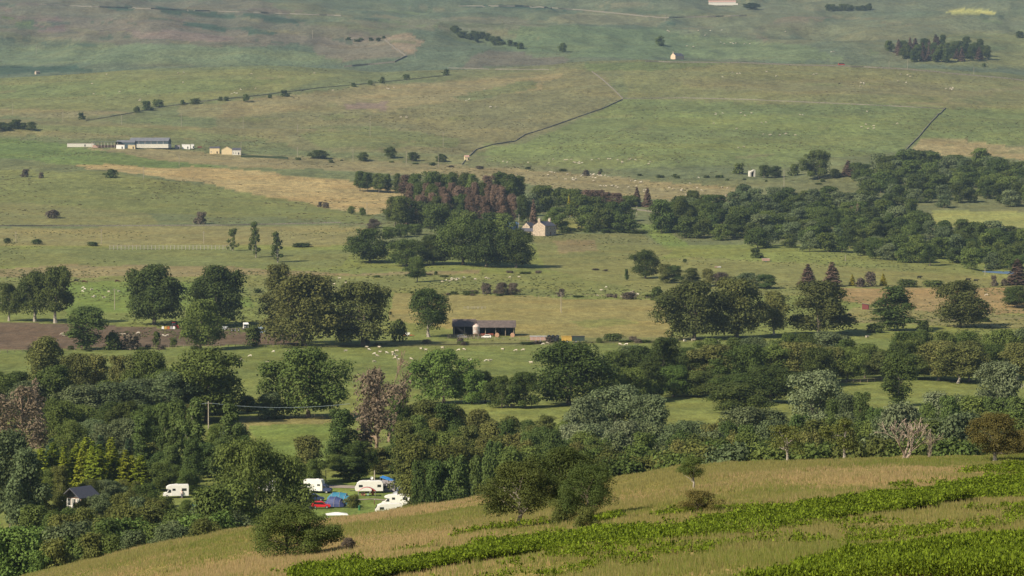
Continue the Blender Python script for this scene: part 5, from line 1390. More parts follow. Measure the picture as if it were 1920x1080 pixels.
stone_wall([(-20, 424), (180, 424), (420, 423), (640, 418)], 'low lane wall across the left slope', 0.8, 0.8, 8, STONED)
stone_wall([(600, 651), (900, 646), (1270, 640)], 'low overgrown wall along the top of the sheep field', 0.5, 0.6, 8, mat('mossy_wall', (0.1, 0.1, 0.05), 0.95, 0.05, noise=0.4))
stone_wall([(60, 8), (200, 14), (420, 22), (640, 30)], 'far wall across the top left heath', 1.6, 1.4, 20)
stone_wall([(860, 12), (980, 12), (1100, 20), (1240, 34), (1400, 30)], 'far wall across the top of the moor', 1.8, 1.4, 20)
stone_wall([(1180, 392), (1240, 400), (1300, 420)], 'short wall in the gap left of the great right wood', 1.0, 0.8, 8)
# ------------------------------------------------------------------ fences
def fence(pts, label, gap, h, rails, m, thick=0.12, name='fence'):
    P = along(pts, gap)
    t = thing(name, P[0], label, 'fence')
    pm = MB().box(-thick / 2, thick / 2, -thick / 2, thick / 2, -0.2, h).mesh('post'); pm.materials.append(m)
    st = max(1, int(math.ceil(len(P) / 98.0)))
    for p in P[::st]:
        o = bpy.data.objects.new('post', pm); C.objects.link(o); o.parent = t; o.location = p - P[0]
    for z in rails:
        MB().tube([(p - P[0]) + Vector((0, -thick * 0.6, z)) for p in P], thick * 0.28, 4).build('rail', m, t)
    return t
fence([(206, 468), (320, 468), (432, 468)], 'white post and rail fence on the left pasture', 2.4, 3.0, (0.9, 1.8, 2.7), WHITEP, 0.34)
fence([(1560, 722), (1680, 713), (1760, 708), (1860, 704), (1925, 701)], 'post fence under the river trees at the right', 3.0, 1.3, (0.5, 1.0, 1.25), WOOD, 0.14)
fence([(470, 787), (560, 784), (650, 783)], 'post fence along the pale field behind the campsite', 3.0, 1.2, (0.6, 1.1), WOOD, 0.12)
fence([(0, 662), (140, 657), (330, 652), (540, 650)], 'post fence along the lower edge of the ploughed field', 5.0, 1.2, (1.0,), WOOD, 0.18)
fence([(880, 637), (960, 638), (1060, 641)], 'wooden pen fence on the right of the barn yard', 3.0, 1.3, (0.5, 1.0), WOOD, 0.16)
fence([(840, 634), (875, 635), (905, 634)], 'tall paling fence in front of the silo', 1.0, 1.6, (0.4, 0.9, 1.4), WOOD, 0.2)
fence([(575, 903), (588, 902.5), (600, 902), (611, 901.5)], 'row of tall posts behind the navy cabbed motorhome', 2.2, 2.4, (), POLEW, 0.16)
fence([(640, 424), (660, 423), (715, 423)], 'lane fence left of the house wood', 4, 1.2, (0.6, 1.1), WOOD, 0.16)
fence([(1010, 558), (1100, 556), (1240, 562)], 'thin wire fence across the middle pasture', 6, 1.2, (1.1,), WOOD, 0.16)
fence([(1560, 606), (1720, 604), (1925, 600)], 'wire fence below the round beech', 5, 1.2, (0.6, 1.1), WOOD, 0.14)
fence([(1880, 727), (1905, 728), (1925, 729)], 'pale rail fence at the right edge by the willows', 2.5, 1.6, (0.6, 1.1, 1.5), WHITEP, 0.2)
fence([(904, 579), (870, 579), (910, 579)], 'short white hurdle in the hay field', 2, 1.2, (0.5, 1.1), WHITEP, 0.14, 'hurdle')
# ------------------------------------------------------------------ poles and wires
def pole(u, vt, vb, where, group=None, arm=True, D=None):
    p = at_depth(u, D) if D else spot(u, vb)
    h = (row_of(p.z, p.y) - vt) / px(p.y)
    r = min(0.32, max(0.19, 0.28 / px(p.y) * 1.0))
    t = thing('telegraph_pole', p, where, 'pole', 0.3, group)
    MB().tube([(0, 0, -0.3), (0, 0, h)], [r, r * 0.75], 6).build('mast', POLEW, t)
    if arm: MB().box(-0.9, 0.9, -0.08, 0.08, h - 0.7, h - 0.5).build('crossarm', POLEW, t)
    return p + Vector((0, 0, h - 0.45))
pa = pole(391, 752, 804, 'tall pole before the dark hedgerow oaks left of the pale field')
for u, vt, vb, w in [(215, 541, 581, 'pole in the bright green field between the farm sycamores'), (1052, 547, 586, 'lone pole in the middle hay field'),
    (190, 430, 458, 'pole above the left end of the white fence'), (382, 434, 457, 'pole above the right part of the white fence'), (30, 434, 455, 'pole at the left edge of the pasture'),
    (688, 380, 403, 'pole beside two small round trees at the straw field'), (759, 430, 444, 'pale pole inside the front of the house wood'), (1470, 318, 350, 'pole below the bushes by the stone ruin'),
    (1069, 389, 408, 'pole below the golden conifers'), (1194, 386, 404, 'pole in the gap right of the house wood'), (973, 402, 427, 'pole by the blue shed of the house'),
    (24, 194, 215, 'pole at the far left of the moor wall'), (118, 206, 228, 'second pole from the left under the moor wall'), (228, 216, 234, 'third pole from the left under the moor wall'),
    (340, 214, 238, 'fourth pole from the left under the moor wall'), (456, 220, 242, 'pole below the middle of the long moor wall'), (558, 232, 247, 'pole above the bushes right of the far farm'),
    (452, 266, 294, 'pole at the right end of the cream houses'), (336, 291, 312, 'pole on the rough ground below the far farm'), (269, 311, 336, 'pole on the straw strip left of centre'),
    (558, 275, 297, 'pole left of the wide low tree'), (662, 280, 302, 'pole at the left of the bush row above the tan strip'), (762, 284, 308, 'pole in the middle of the bush row above the tan strip'),
    (822, 289, 313, 'pole at the right of the bush row above the tan strip'), (694, 217, 256, 'tall pole on the brown flank of the middle hill'), (831, 248, 275, 'pole on the green shoulder of the middle hill'),
    (1247, 28, 40, 'faint pole on the far upper moor'), (778, 84, 110, 'pole beside the far quarry mound'), (68, 86, 102, 'faint pole on the far left moor'), (586, 57, 72, 'faint pole on the far heath'),
    (1702, 112, 128, 'first pole under the hilltop plantation'), (1667, 114, 127, 'second pole under the hilltop plantation'), (1826, 126, 142, 'pole right of the hilltop plantation'),
    (1847, 503, 516, 'pale post beside the pond'), (1585, 478, 490, 'grey post at the edge of the great right wood'), (702, 882, 906, 'thin flag pole behind the caravan with a dish')]:
    pole(u, vt, vb, w, arm=(vb > 230 and vb < 600 and u not in (1847, 1585)), D=(640 if u == 702 else None))
def wire(a, b, label):
    pts = [a.lerp(b, k / 16) - Vector((0, 0, 1.2 * 4 * (k / 16) * (1 - k / 16))) for k in range(17)]
    o = MB().tube(pts, 0.045, 4).build('overhead_wire', mat('wire_grey', (0.3, 0.36, 0.4), 0.5, 0.4)); tag(o, label, 'wire')
def air(u, v, D): return Vector(((u - 960) / FPX * D, D, CAM_Z + float(slope(v)) * D))
wire(pa, air(90, 772, pa.y - 20), 'overhead wire running left from the tall pole')
wire(pa, air(655, 757, pa.y + 10), 'overhead wire running right from the tall pole')
# ------------------------------------------------------------------ farm buildings
def gable_roof(b, x0, x1, y0, y1, ze, zr, t=0.18, over=0.3):
    """Ridge along x."""
    ym = (y0 + y1) / 2
    b.prism([(0, 0)] * 3, 0, 0) if False else None
    for s, ya in ((-1, y0 - over), (1, y1 + over)):
        zz = ze - (zr - ze) * over / (ym - y0)
        b.add([(x0 - over, ya, zz), (x1 + over, ya, zz), (x1 + over, ym, zr), (x0 - over, ym, zr), (x0 - over, ya, zz + t), (x1 + over, ya, zz + t), (x1 + over, ym, zr + t), (x0 - over, ym, zr + t)],
              [(0, 3, 2, 1), (4, 5, 6, 7), (0, 1, 5, 4), (1, 2, 6, 5), (2, 3, 7, 6), (3, 0, 4, 7)])
    return b
def walls(x0, x1, y0, y1, z, zr):
    """Solid block with gables, ridge along x."""
    b = MB(); ym = (y0 + y1) / 2
    vs = [(x, y, zz) for x in (x0, x1) for y, zz in ((y0, -0.5), (y1, -0.5), (y1, z), (ym, zr), (y0, z))]
    b.add(vs, [(0, 1, 2, 3, 4), (9, 8, 7, 6, 5), (0, 5, 6, 1), (1, 6, 7, 2), (4, 9, 5, 0), (2, 7, 8, 3), (3, 8, 9, 4)])
    return b
def barn(loc):
    t = thing('open_barn', loc, 'long open fronted barn with a rusty dark roof', 'barn', -0.02)
    gable_roof(MB(), -13.6, -4.2, 0, 11, 4.3, 7.0, over=0.5).build('roof', RUSTR, t)
    gable_roof(MB(), -3.4, 13.2, -0.5, 10.5, 3.9, 6.5, over=0.5).build('roof', RUSTR, t)
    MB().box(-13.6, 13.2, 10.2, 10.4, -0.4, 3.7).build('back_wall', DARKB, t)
    MB().box(13.0, 13.2, 0.2, 10.1, -0.4, 3.8).build('side_wall', CLAD, t)
    MB().box(-13.7, -13.5, 0.2, 10.1, -0.4, 4.2).build('side_wall', CLAD, t)
    MB().box(7.0, 13.0, 9.9, 10.1, 0, 3.2).build('inner_boarding', CLAD, t)
    for x in (-13, -8.6, -4.2, 0.5, 5, 9.2, 12.8): MB().box(x - 0.14, x + 0.14, 0.0, 0.28, -0.4, 3.75).build('post', WOOD, t)
    MB().box(-4, 4, 0.6, 0.75, 0, 1.1).build('feed_rail', mat('rust_red_steel', (0.25, 0.07, 0.05), 0.8, 0.2), t)
barn(spot(908, 630))
def silo(loc):
    t = thing('feed_silo', loc, 'white and rust streaked feed silo with a cone top', 'silo')
    MB().lathe([(0.5, 0.9), (1.45, 1.7), (1.5, 4.7)], n=18).build('tank', GALV, t)
    MB().lathe([(1.56, 4.7), (1.2, 5.35), (0.35, 5.75), (0.3, 6.0), (0.02, 6.05)], n=18).build('cone_top', mat('faded_pink_cap', (0.62, 0.48, 0.42), 0.6, 0.3), t)
    for a in range(4): MB().tube([(1.3 * math.cos(a * 1.57 + .7), 1.3 * math.sin(a * 1.57 + .7), 0), (1.35 * math.cos(a * 1.57 + .7), 1.35 * math.sin(a * 1.57 + .7), 1.8)], 0.1, 5).build('leg', GALV, t)
silo(spot(893, 633))
car(spot(867, 634), 0.1, 'pale silver car parked in front of the barn', SILVER, 4.3, 1.5)
car(spot(912, 634), 3.0, 'white car in front of the barn right of the silo', WHITE, 4.3, 1.5)
def sack(u, v, label):
    t = thing('straw_bale', spot(u, v), label, 'bale')
    MB().wheel(0, 0, 0.9, 0.95, 1.5, 18).build('body', HAY, t, 0.06)
    for y in (-0.35, 0.1, 0.5): MB().wheel(0, y, 0.9, 0.965, 0.06, 18).build('twine', WOOD, t)
sack(932, 632, 'round tan bale at the right bay of the barn'); sack(961, 632, 'round tan bale at the right corner of the barn')
def box_trailer(loc, label, L, H, m, roof, rz=0.0, name='farm_trailer'):
    t = thing(name, loc, label, 'trailer', rz)
    MB().box(-L / 2, L / 2, -1.15, 1.15, 0.7, H).build('box_body', m, t, 0.03)
    MB().prism([(-L / 2 - 0.15, H + 0.002), (L / 2 + 0.15, H + 0.002), (L / 2 + 0.1, H + 0.25), (-L / 2 - 0.1, H + 0.25)], -1.3, 1.3).build('roof', roof, t)
    for k in range(4):
        x = -L / 2 + (k + 0.5) * L / 4; MB().box(x - 0.05, x + 0.05, -1.19, -1.152, 0.72, H - 0.02).build('rib', roof, t)
    MB().tube([(L / 2, 0, 0.7), (L / 2 + 1.2, 0, 0.6)], 0.08, 5).build('drawbar', DGREY, t)
    wheels(t, (-0.9, 0.9) if L > 5 else (0,), 0.95, 0.42, 0.25)
box_trailer(spot(1009, 641), 'pinkish trailer with a pale grey roof right of the barn', 7.0, 2.3, PINK, mat('pale_grey_sheet', (0.48, 0.49, 0.5), 0.5, 0.4))
box_trailer(spot(1064, 642), 'yellow trailer beside the black wrapped bales', 5.0, 2.5, YELLOW, YELLOW)
box_trailer(spot(1084, 642), 'dark green box trailer right of the yellow one', 5.4, 2.5, mat('dark_green_paint', (0.035, 0.06, 0.045), 0.6, 0.3), DGREY)
bm_ = MB().wheel(0, 0, 0.78, 0.8, 1.25, 16).mesh('body', 0.08); bm_.materials.append(BALE)
tm_ = MB().wheel(0, -0.64, 0.78, 0.3, 0.03, 10).mesh('folded_end'); tm_.materials.append(DGREY)
for k, (dx, dz, dy) in enumerate([(-3.2, 0, 0), (-1.5, 0, 0), (0.2, 0, 0), (1.9, 0, 0), (3.5, 0, -.3), (-2.3, 1.35, .1), (-0.6, 1.35, .1), (1.1, 1.35, .1), (-1.5, 0, 1.5), (0.3, 0, 1.5)]):
    t = thing('wrapped_bale', spot(1040, 641) + Vector((dx, dy, dz)), 'round black wrapped bale in the heap between the two trailers', 'bale', random.uniform(-.3, .3), 'black wrapped bales')
    for nm, me in (('body', bm_), ('folded_end', tm_)):
        o = bpy.data.objects.new(nm, me); C.objects.link(o); o.parent = t
def implement(u, v, label, m, m2, L=4.0):
    t = thing('farm_implement', spot(u, v), label, 'implement', random.uniform(-.3, .3))
    MB().box(-L / 2, L / 2, -0.5, 0.5, 0.5, 0.75).build('frame', m, t, 0.03)
    MB().prism([(-L * 0.3, 0.76), (L * 0.2, 0.76), (L * 0.3, 1.7), (-L * 0.38, 1.7)], -0.7, 0.7).build('hopper', m2, t, 0.03)
    MB().tube([(L / 2, 0, 0.6), (L / 2 + 1, 0, 0.5)], 0.07, 5).build('drawbar', m, t)
    for k in range(5): MB().tube([(-L / 2 + k * L / 5, 0.3, 0.5), (-L / 2 + k * L / 5 - 0.1, 0.35, 0)], 0.05, 4).build('tine', DGREY, t)
    wheels(t, (0,), 0.85, 0.45, 0.25)
implement(764, 631, 'red and white implement between the beeches and the barn', RED, WHITE)
implement(508, 627, 'red implement right of the blue shipping container', RED, RED, 3.4)
implement(423, 619, 'blue-grey implement left of the white lorry', mat('blue_grey_paint', (0.14, 0.19, 0.27), 0.6, 0.3), SILVER, 3.6)
def lorry(loc):
    t = thing('lorry', loc, 'white lorry cab parked in the farm yard', 'lorry', -1.35)
    c = MB().prism([(-1.1, 0.8), (1.05, 0.8), (1.15, 1.6), (0.95, 2.8), (0.4, 3.3), (-1.1, 3.4)], -1.2, 1.2, lambda z: max(0, z - 2.7) * 0.15).build('cab', WHITE, t, 0.06)
    MB().prism([(1.13, 1.75), (1.17, 1.72), (1.0, 2.6), (0.96, 2.6)], -1.05, 1.05).build('windscreen', GLASS, c)
    MB().box(1.02, 1.14, -0.9, 0.9, 0.9, 1.45).build('grille', DGREY, c)
    for s in (-1, 1):
        MB().prism([(0.0, 1.8), (0.85, 1.75), (0.7, 2.6), (0.0, 2.6)], s * 1.19 - 0.02, s * 1.19 + 0.03).build('side_window', GLASS, c)
        MB().box(1.0, 1.12, s * 0.95 - 0.15, s * 0.95 + 0.15, 0.8, 1.0).build('headlight', HUB, c)
    MB().box(-5.5, -1.15, -0.5, 0.5, 0.7, 1.0).build('chassis', DGREY, t)
    wheels(t, (0.1, -3.4, -4.6), 1.0, 0.5, 0.3)
lorry(spot(461, 619))
def flatbed(loc, label, L=8):
    t = thing('flatbed_trailer', loc, label, 'trailer', 0.05)
    MB().box(-L / 2, L / 2, -1.2, 1.2, 0.95, 1.2).build('bed', mat('dark_deck', (0.09, 0.07, 0.065), 0.8, 0.2), t)
    MB().box(-L / 2, -L / 2 + 0.1, -1.2, 1.2, 1.2, 2.0).build('headboard', SILVER, t)
    for k in range(5): MB().box(-L / 2 + 1 + k * 1.6, -L / 2 + 1.1 + k * 1.6, -1.26, -1.2, 0.7, 1.6).build('stake', GREYC, t)
    wheels(t, (-1.5, 0, 1.5), 1.0, 0.5, 0.3)
flatbed(spot(441, 621), 'low flatbed trailer left of the white lorry')
def container(loc):
    t = thing('shipping_container', loc, 'pale blue shipping container in the farm yard', 'container', -0.45)
    MB().box(-3.0, 3.0, -1.22, 1.22, 0.1, 2.6).build('body', mat('pale_blue_steel', (0.20, 0.27, 0.34), 0.5, 0.4, noise=0.2), t, 0.02)
    for k in range(12): MB().box(-2.9 + k * 0.5, -2.7 + k * 0.5, -1.27, -1.222, 0.3, 2.45).build('rib', mat('pale_blue_steel', (0, 0, 0)), t)
    for s in (-1, 1): MB().box(3.002, 3.06, s * 0.6 - 0.56, s * 0.6 + 0.56, 0.2, 2.5).build('door', CLAD, t)
container(spot(490, 624))
def tractor(loc):
    t = thing('tractor', loc, 'red tractor with a dark cab by the farm sycamore', 'tractor', 0.3)
    MB().prism([(0.1, 0.8), (1.7, 0.8), (1.75, 1.5), (0.1, 1.75)], -0.4, 0.4).build('bonnet', RED, t, 0.06)
    c = MB().prism([(-1.2, 0.9), (0.1, 0.9), (0.2, 1.8), (0.0, 2.7), (-1.1, 2.7), (-1.3, 1.8)], -0.75, 0.75, lambda z: max(0, z - 1.8) * 0.12).build('cab', DGREY, t, 0.04)
    MB().box(-1.25, 0.15, -0.75, 0.75, 2.702, 2.82).build('roof', RED, c, 0.03)
    for s in (-1, 1):
        for x, r in ((-0.7, 0.85), (1.3, 0.5)):
            o = MB().wheel(x, s * 0.95, r, r, 0.4, 16).build('wheel', TYRE, t); MB().wheel(x, s * 1.16, r, r * 0.5, 0.03, 12).build('rim', RED, o)
tractor(spot(328, 616))
def barrier(loc):
    t = thing('barrier', loc, 'low barrier in white, orange and grey blocks beside the tractor', 'barrier')
    for k, m in enumerate((WHITE, YELLOW, ORANGE, GREYC, WHITE)):
        MB().prism([(-3.1 + k * 1.25, 0), (-1.95 + k * 1.25, 0), (-2.05 + k * 1.25, 1.2), (-3.0 + k * 1.25, 1.2)], -0.3, 0.3).build('block', m, t, 0.04)
barrier(spot(316, 617))
# the stone farmhouse
def window(t, x, y, z, w=0.95, h=1.5, axis='y'):
    f = MB().box(x - w / 2, x + w / 2, y - 0.06, y + 0.02, z, z + h).build('window', WHITE, t)
    MB().box(x - w / 2 + 0.1, x + w / 2 - 0.1, y - 0.08, y - 0.062, z + 0.12, z + h - 0.12).build('pane', GLASS, f)
def house(loc):
    t = thing('stone_farmhouse', loc, 'two storey stone farmhouse with a slate roof and two chimneys', 'house', math.radians(59))
    walls(-6.5, 6.5, -4.2, 4.2, 6.2, 9.0).build('wall', STONE, t)
    r = gable_roof(MB(), -6.3, 6.3, -4.2, 4.2, 6.22, 9.05, 0.2, 0.25).build('roof', SLATE, t)
    for x in (-6.0, 6.0):
        c = MB().box(x - 0.6, x + 0.6, -0.8, 0.8, 8.6, 10.9).build('chimney', STONE, r, 0.05)
        for y in (-0.35, 0.35): MB().lathe([(0.16, 10.9), (0.13, 11.6)], x, y, 8).build('chimney_pot', PALEW, c)
    for x in (-4.4, 0, 4.4):
        window(t, x, -4.21, 3.9)
    for x in (-4.4, 4.4): window(t, x, -4.21, 0.9)
    d = MB().box(-0.55, 0.55, -4.28, -4.19, 0, 2.2).build('door', TIMBER, t); MB().box(0.35, 0.42, -4.33, -4.285, 1.0, 1.15).build('handle', GALV, d)
house(spot(1021, 441))
bpy.data.objects['stone_farmhouse'].scale = (1.16, 1.16, 1.04)
def outbuilding(loc, label, L, W, ze, zr, wm, rm, rz, name='outbuilding', cat='building', wins=0):
    t = thing(name, loc, label, cat, rz)
    walls(-L / 2, L / 2, -W / 2, W / 2, ze, zr).build('wall', wm, t)
    gable_roof(MB(), -L / 2, L / 2, -W / 2, W / 2, ze + 0.02, zr + 0.04, 0.15, 0.25).build('roof', rm, t)
    MB().box(L * 0.2, L * 0.2 + 1.1, -W / 2 - 0.06, -W / 2 + 0.02, 0, 2.1).build('door', DARKB, t)
    for k in range(wins): window(t, -L * 0.35 + k * 2.2, -W / 2 - 0.005, 1.0, 1.0, 1.1)
    return t
outbuilding(spot(992, 437) + Vector((0, 6, 0)), 'lower stone wing at the left of the farmhouse', 8, 6, 4.6, 7.2, STONE, SLATE, math.radians(59), 'house_wing', 'house')
outbuilding(spot(990, 439), 'low slate roofed outbuilding in front of the house wing', 12, 5, 2.0, 4.0, STONE, SLATE, math.radians(-28))
outbuilding(spot(962, 430), 'bright blue shed in the trees left of the farmhouse', 6.5, 4.5, 3.6, 5.0, mat('blue_boards', (0.05, 0.10, 0.24), 0.6, 0.3), mat('blue_sheet', (0.07, 0.14, 0.34), 0.5, 0.4), 0.3, 'shed', 'shed')
# the far farm
def shed_long(loc):
    t = thing('cattle_shed', loc, 'long modern cattle shed with a grey roof and white base', 'shed', -0.06)
    L, W = 38.0, 16.0
    walls(-L / 2, L / 2, -W / 2, W / 2, 6.2, 9.6).build('wall', CLAD, t)
    gable_roof(MB(), -L / 2, L / 2, -W / 2, W / 2, 6.25, 9.65, 0.25, 0.4).build('roof', PALER, t)
    MB().box(-L / 2 + 0.5, L / 2 + 0.15, -W / 2 - 0.3, -W / 2 - 0.02, -0.5, 3.4).build('block_base', PALEW, t)
    MB().box(L / 2 + 0.02, L / 2 + 0.3, -W / 2, W / 2, -0.5, 3.4).build('block_base', PALEW, t)
    for k in range(6): MB().box(-L / 2 + 3 + k * 6, -L / 2 + 3.3 + k * 6, -W / 2 - 0.1, -W / 2 + 0.02, 3.4, 6.1).build('post', GALV, t)
shed_long(spot(282, 277))
outbuilding(spot(237, 277), 'open bay shed joined to the left end of the cattle shed', 18, 11, 5.0, 7.2, CLAD, PALER, -0.06, 'open_shed', 'shed')
def pens(loc, label, n):
    t = thing('cattle_pen', loc, label, 'pen', -0.06)
    for k in range(n):
        MB().box(-n * 1.6 + k * 3.2, -n * 1.6 + k * 3.2 + 0.3, -3, -2.7, 0, 5.0).build('post', GALV, t)
        MB().box(-n * 1.6 + k * 3.2, -n * 1.6 + k * 3.2 + 0.3, 3, 3.3, 0, 6.2).build('post', GALV, t)
    MB().prism([(-n * 1.6, 5.6), (n * 1.6, 5.6), (n * 1.6, 5.9), (-n * 1.6, 5.9)], -3.2, 3.5).build('roof', mat('slatted_roof', (0.12, 0.14, 0.16), 0.8, 0.2), t)
    MB().box(-n * 1.6, n * 1.6, 2.6, 2.8, 0, 2.6).build('boarding', PINK, t)
pens(spot(200, 277), 'open roofed cattle pens left of the far sheds', 9)
def block(u, v, label, L, W, H, m, cat='building', name='building', rm=None, rz=0.0):
    t = thing(name, spot(u, v), label, cat, rz)
    MB().box(-L / 2, L / 2, -W / 2, W / 2, -0.5, H).build('wall', m, t)
    MB().prism([(-L / 2 - 0.2, H + 0.003), (L / 2 + 0.2, H + 0.003), (L / 2 + 0.2, H + 0.2), (-L / 2 - 0.2, H + 0.35)], -W / 2 - 0.2, W / 2 + 0.2).build('roof', rm or m, t)
    MB().box(L * 0.15, L * 0.15 + 1.2, -W / 2 - 0.05, -W / 2 + 0.02, 0, min(2.1, H - 0.3)).build('door', GLASS, t)
    return t
block(152, 275, 'low pale walled yard building at the left end of the far farm', 26, 8, 3.2, PALEW, 'building', 'yard_building', mat('dark_red_roof', (0.13, 0.07, 0.06), 0.8, 0.2))
block(226, 279, 'white container with a blue door in front of the open bay shed', 8, 3, 3.8, WHITE, 'container', 'storage_container', GALV)
block(247, 279, 'cream and white container below the cattle shed', 7, 3, 3.6, CREAM, 'container', 'storage_container', PALEW)
block(349, 279, 'white box body parked right of the cattle shed', 8, 3, 4.2, WHITE, 'trailer', 'box_trailer', WHITE)
block(361, 278, 'narrow white box next to a longer white box', 3, 3, 3.8, WHITE, 'trailer', 'box_trailer', WHITE)
block(333, 279, 'grey tank stand at the right gable of the cattle shed', 5, 3, 3.4, GREYC, 'tank', 'tank_stand', GALV)
implement(375, 278, 'rust red implement right of the white boxes', mat('rust_red_steel', (0, 0, 0)), mat('rust_red_steel', (0, 0, 0)), 7.0)
outbuilding(spot(403, 288), 'left cream house with a dark roof on the moor edge', 9.5, 7, 5.2, 6.6, CREAM, SLATE, 0.0, 'cream_house', 'house', 1)
outbuilding(spot(426, 289), 'middle cream house with its gable to the front', 9, 10, 4.4, 7.2, CREAM, mat('cream_roof', (0.5, 0.42, 0.3), 0.8, 0.2), math.pi / 2, 'cream_house', 'house')
outbuilding(spot(444, 290), 'right pale house with a dark roof and small windows', 8, 7, 4.4, 6.4, PALEW, SLATE, 0.0, 'pale_house', 'house', 2)
stone_wall([(452, 295), (500, 296), (540, 298)], 'dark hedge-like wall right of the cream houses', 2.0, 1.2, 8, mat('dark_hedge', (0.035, 0.05, 0.025), 0.95, 0.05))
# small far buildings
def cottage(loc, label, k, rz):
    t = thing('stone_cottage', loc, label, 'house', rz)
    walls(-7 * k, 7 * k, -3.8 * k, 3.8 * k, 3.6 * k, 6.6 * k).build('wall', mat('pale_sandstone', (0.62, 0.47, 0.34), 0.9, 0.1, noise=0.25), t)
    r = gable_roof(MB(), -6.8 * k, 6.8 * k, -3.8 * k, 3.8 * k, 3.62 * k, 6.65 * k, 0.2, 0.2).build('roof', SLATE, t)
    MB().box(-6.8 * k, -5.8 * k, -0.6, 0.6, 6.2 * k, 8.2 * k).build('chimney', STONE, r)
cottage(spot(1270, 111), 'lone pale stone cottage on the far pasture', 1.3, math.radians(42))
def farmstead(loc):
    t = thing('farmstead', loc, 'pale farmstead with long walls at the top edge', 'farm', -0.05)
    walls(-26, 26, -6, 6, 6, 9).build('wall', PALEW, t)
    gable_roof(MB(), -26, 26, -6, 6, 6.05, 9.05, 0.3, 0.4).build('roof', PINK, t)
    MB().box(-20, 30, -16, -15, -0.5, 2.6).build('yard_wall', PALEW, t)
    for k in range(5): MB().box(-20 + k * 9, -18 + k * 9, -6.1, -5.98, 1, 3).build('window', GLASS, t)
farmstead(spot(1354, 10))
outbuilding(spot(875, 300), 'tiny cream hut at the foot of the winding wall', 4.2, 4, 3.0, 4.4, CREAM, PINK, 0.2, 'hut', 'hut')
outbuilding(spot(70, 139), 'tiny stone sheepfold shed on the far left hill', 6, 5, 3.2, 4.6, STONE, STONED, 0.6, 'shed', 'shed')
def ruin(loc):
    t = thing('stone_ruin', loc, 'roofless stone ruin with a dark arch between round bushes', 'ruin', 0.25)
    MB().box(-2.8, -1.2, -1.5, 1.5, -0.4, 3.6).box(1.4, 2.6, -1.5, 1.5, -0.4, 5.6).box(-2.8, 2.6, 1.5, 2.1, -0.4, 5.2).build('wall', PALEW, t)
    MB().prism([(-2.8, 3.602), (-1.2, 3.602), (2.6, 5.602), (2.6, 6.1), (1.2, 6.1)], -1.5, 1.5).build('lintel', PALEW, t)
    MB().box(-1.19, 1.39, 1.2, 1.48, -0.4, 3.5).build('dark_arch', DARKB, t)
ruin(spot(1410, 331))
def shelter(loc):
    t = thing('red_shed', loc, 'small dark red wooden field shed in the right pasture', 'shed', -0.25)
    MB().prism([(-1.6, 0), (1.6, 0), (1.6, 2.3), (-1.6, 2.8)], -1.3, 1.3).build('wall', mat('dark_red_boards', (0.17, 0.05, 0.045), 0.8, 0.2, scale=3), t)
    MB().prism([(-1.8, 2.85), (1.8, 2.29), (1.8, 2.4), (-1.8, 2.96)], -1.5, 1.5).build('roof', RUSTR, t)
    MB().box(1.602, 1.64, -0.6, 0.6, 0, 1.9).build('doorway', DARKB, t)
shelter(spot(1623, 580))
box_trailer(spot(1436, 491), 'small pinkish trailer alone at the edge of the great right wood', 4.6, 1.9, PINK, mat('pale_pink', (0.6, 0.42, 0.36), 0.7, 0.3))
def trough(u, v, label):
    t = thing('water_trough', spot(u, v), label, 'trough')
    MB().box(-1.9, 1.9, -0.5, 0.5, 0.15, 0.9).build('body', GALV, t, 0.03)
    for x in (-1.5, 1.5): MB().box(x - 0.15, x + 0.15, -0.4, 0.4, 0, 0.15).build('foot', STONED, t)
trough(1346, 502, 'grey water trough in the pasture above the beech clump')
car(spot(1578, 122), 0.1, 'tiny red car on the far hill road', RED, 9.0, 2.4)
# standing water
zw = POND[2] + CAM_Z + 0.05
b = MB(); b.add([(POND[0] + 9.5 * math.cos(k * 0.2618) * (1 + 0.12 * math.sin(3 * k * 0.2618)), POND[1] + 42 * math.sin(k * 0.2618) * (1 + 0.1 * math.cos(2 * k * 0.2618)), zw) for k in range(24)], [tuple(range(24))])
wm = bpy.data.materials.new('pond_water'); wm.use_nodes = True
q = wm.node_tree.nodes['Principled BSDF']; q.inputs['Base Color'].default_value = (0.10, 0.17, 0.28, 1); q.inputs['Roughness'].default_value = 0.3; q.inputs['Specular IOR Level'].default_value = 0.6
nz = wm.node_tree.nodes.new('ShaderNodeTexNoise'); nz.inputs['Scale'].default_value = 0.6
bp = wm.node_tree.nodes.new('ShaderNodeBump'); bp.inputs['Strength'].default_value = 0.15; wm.node_tree.links.new(nz.outputs['Fac'], bp.inputs['Height']); wm.node_tree.links.new(bp.outputs[0], q.inputs['Normal'])
o = b.build('pond', wm); o['kind'] = 'structure'

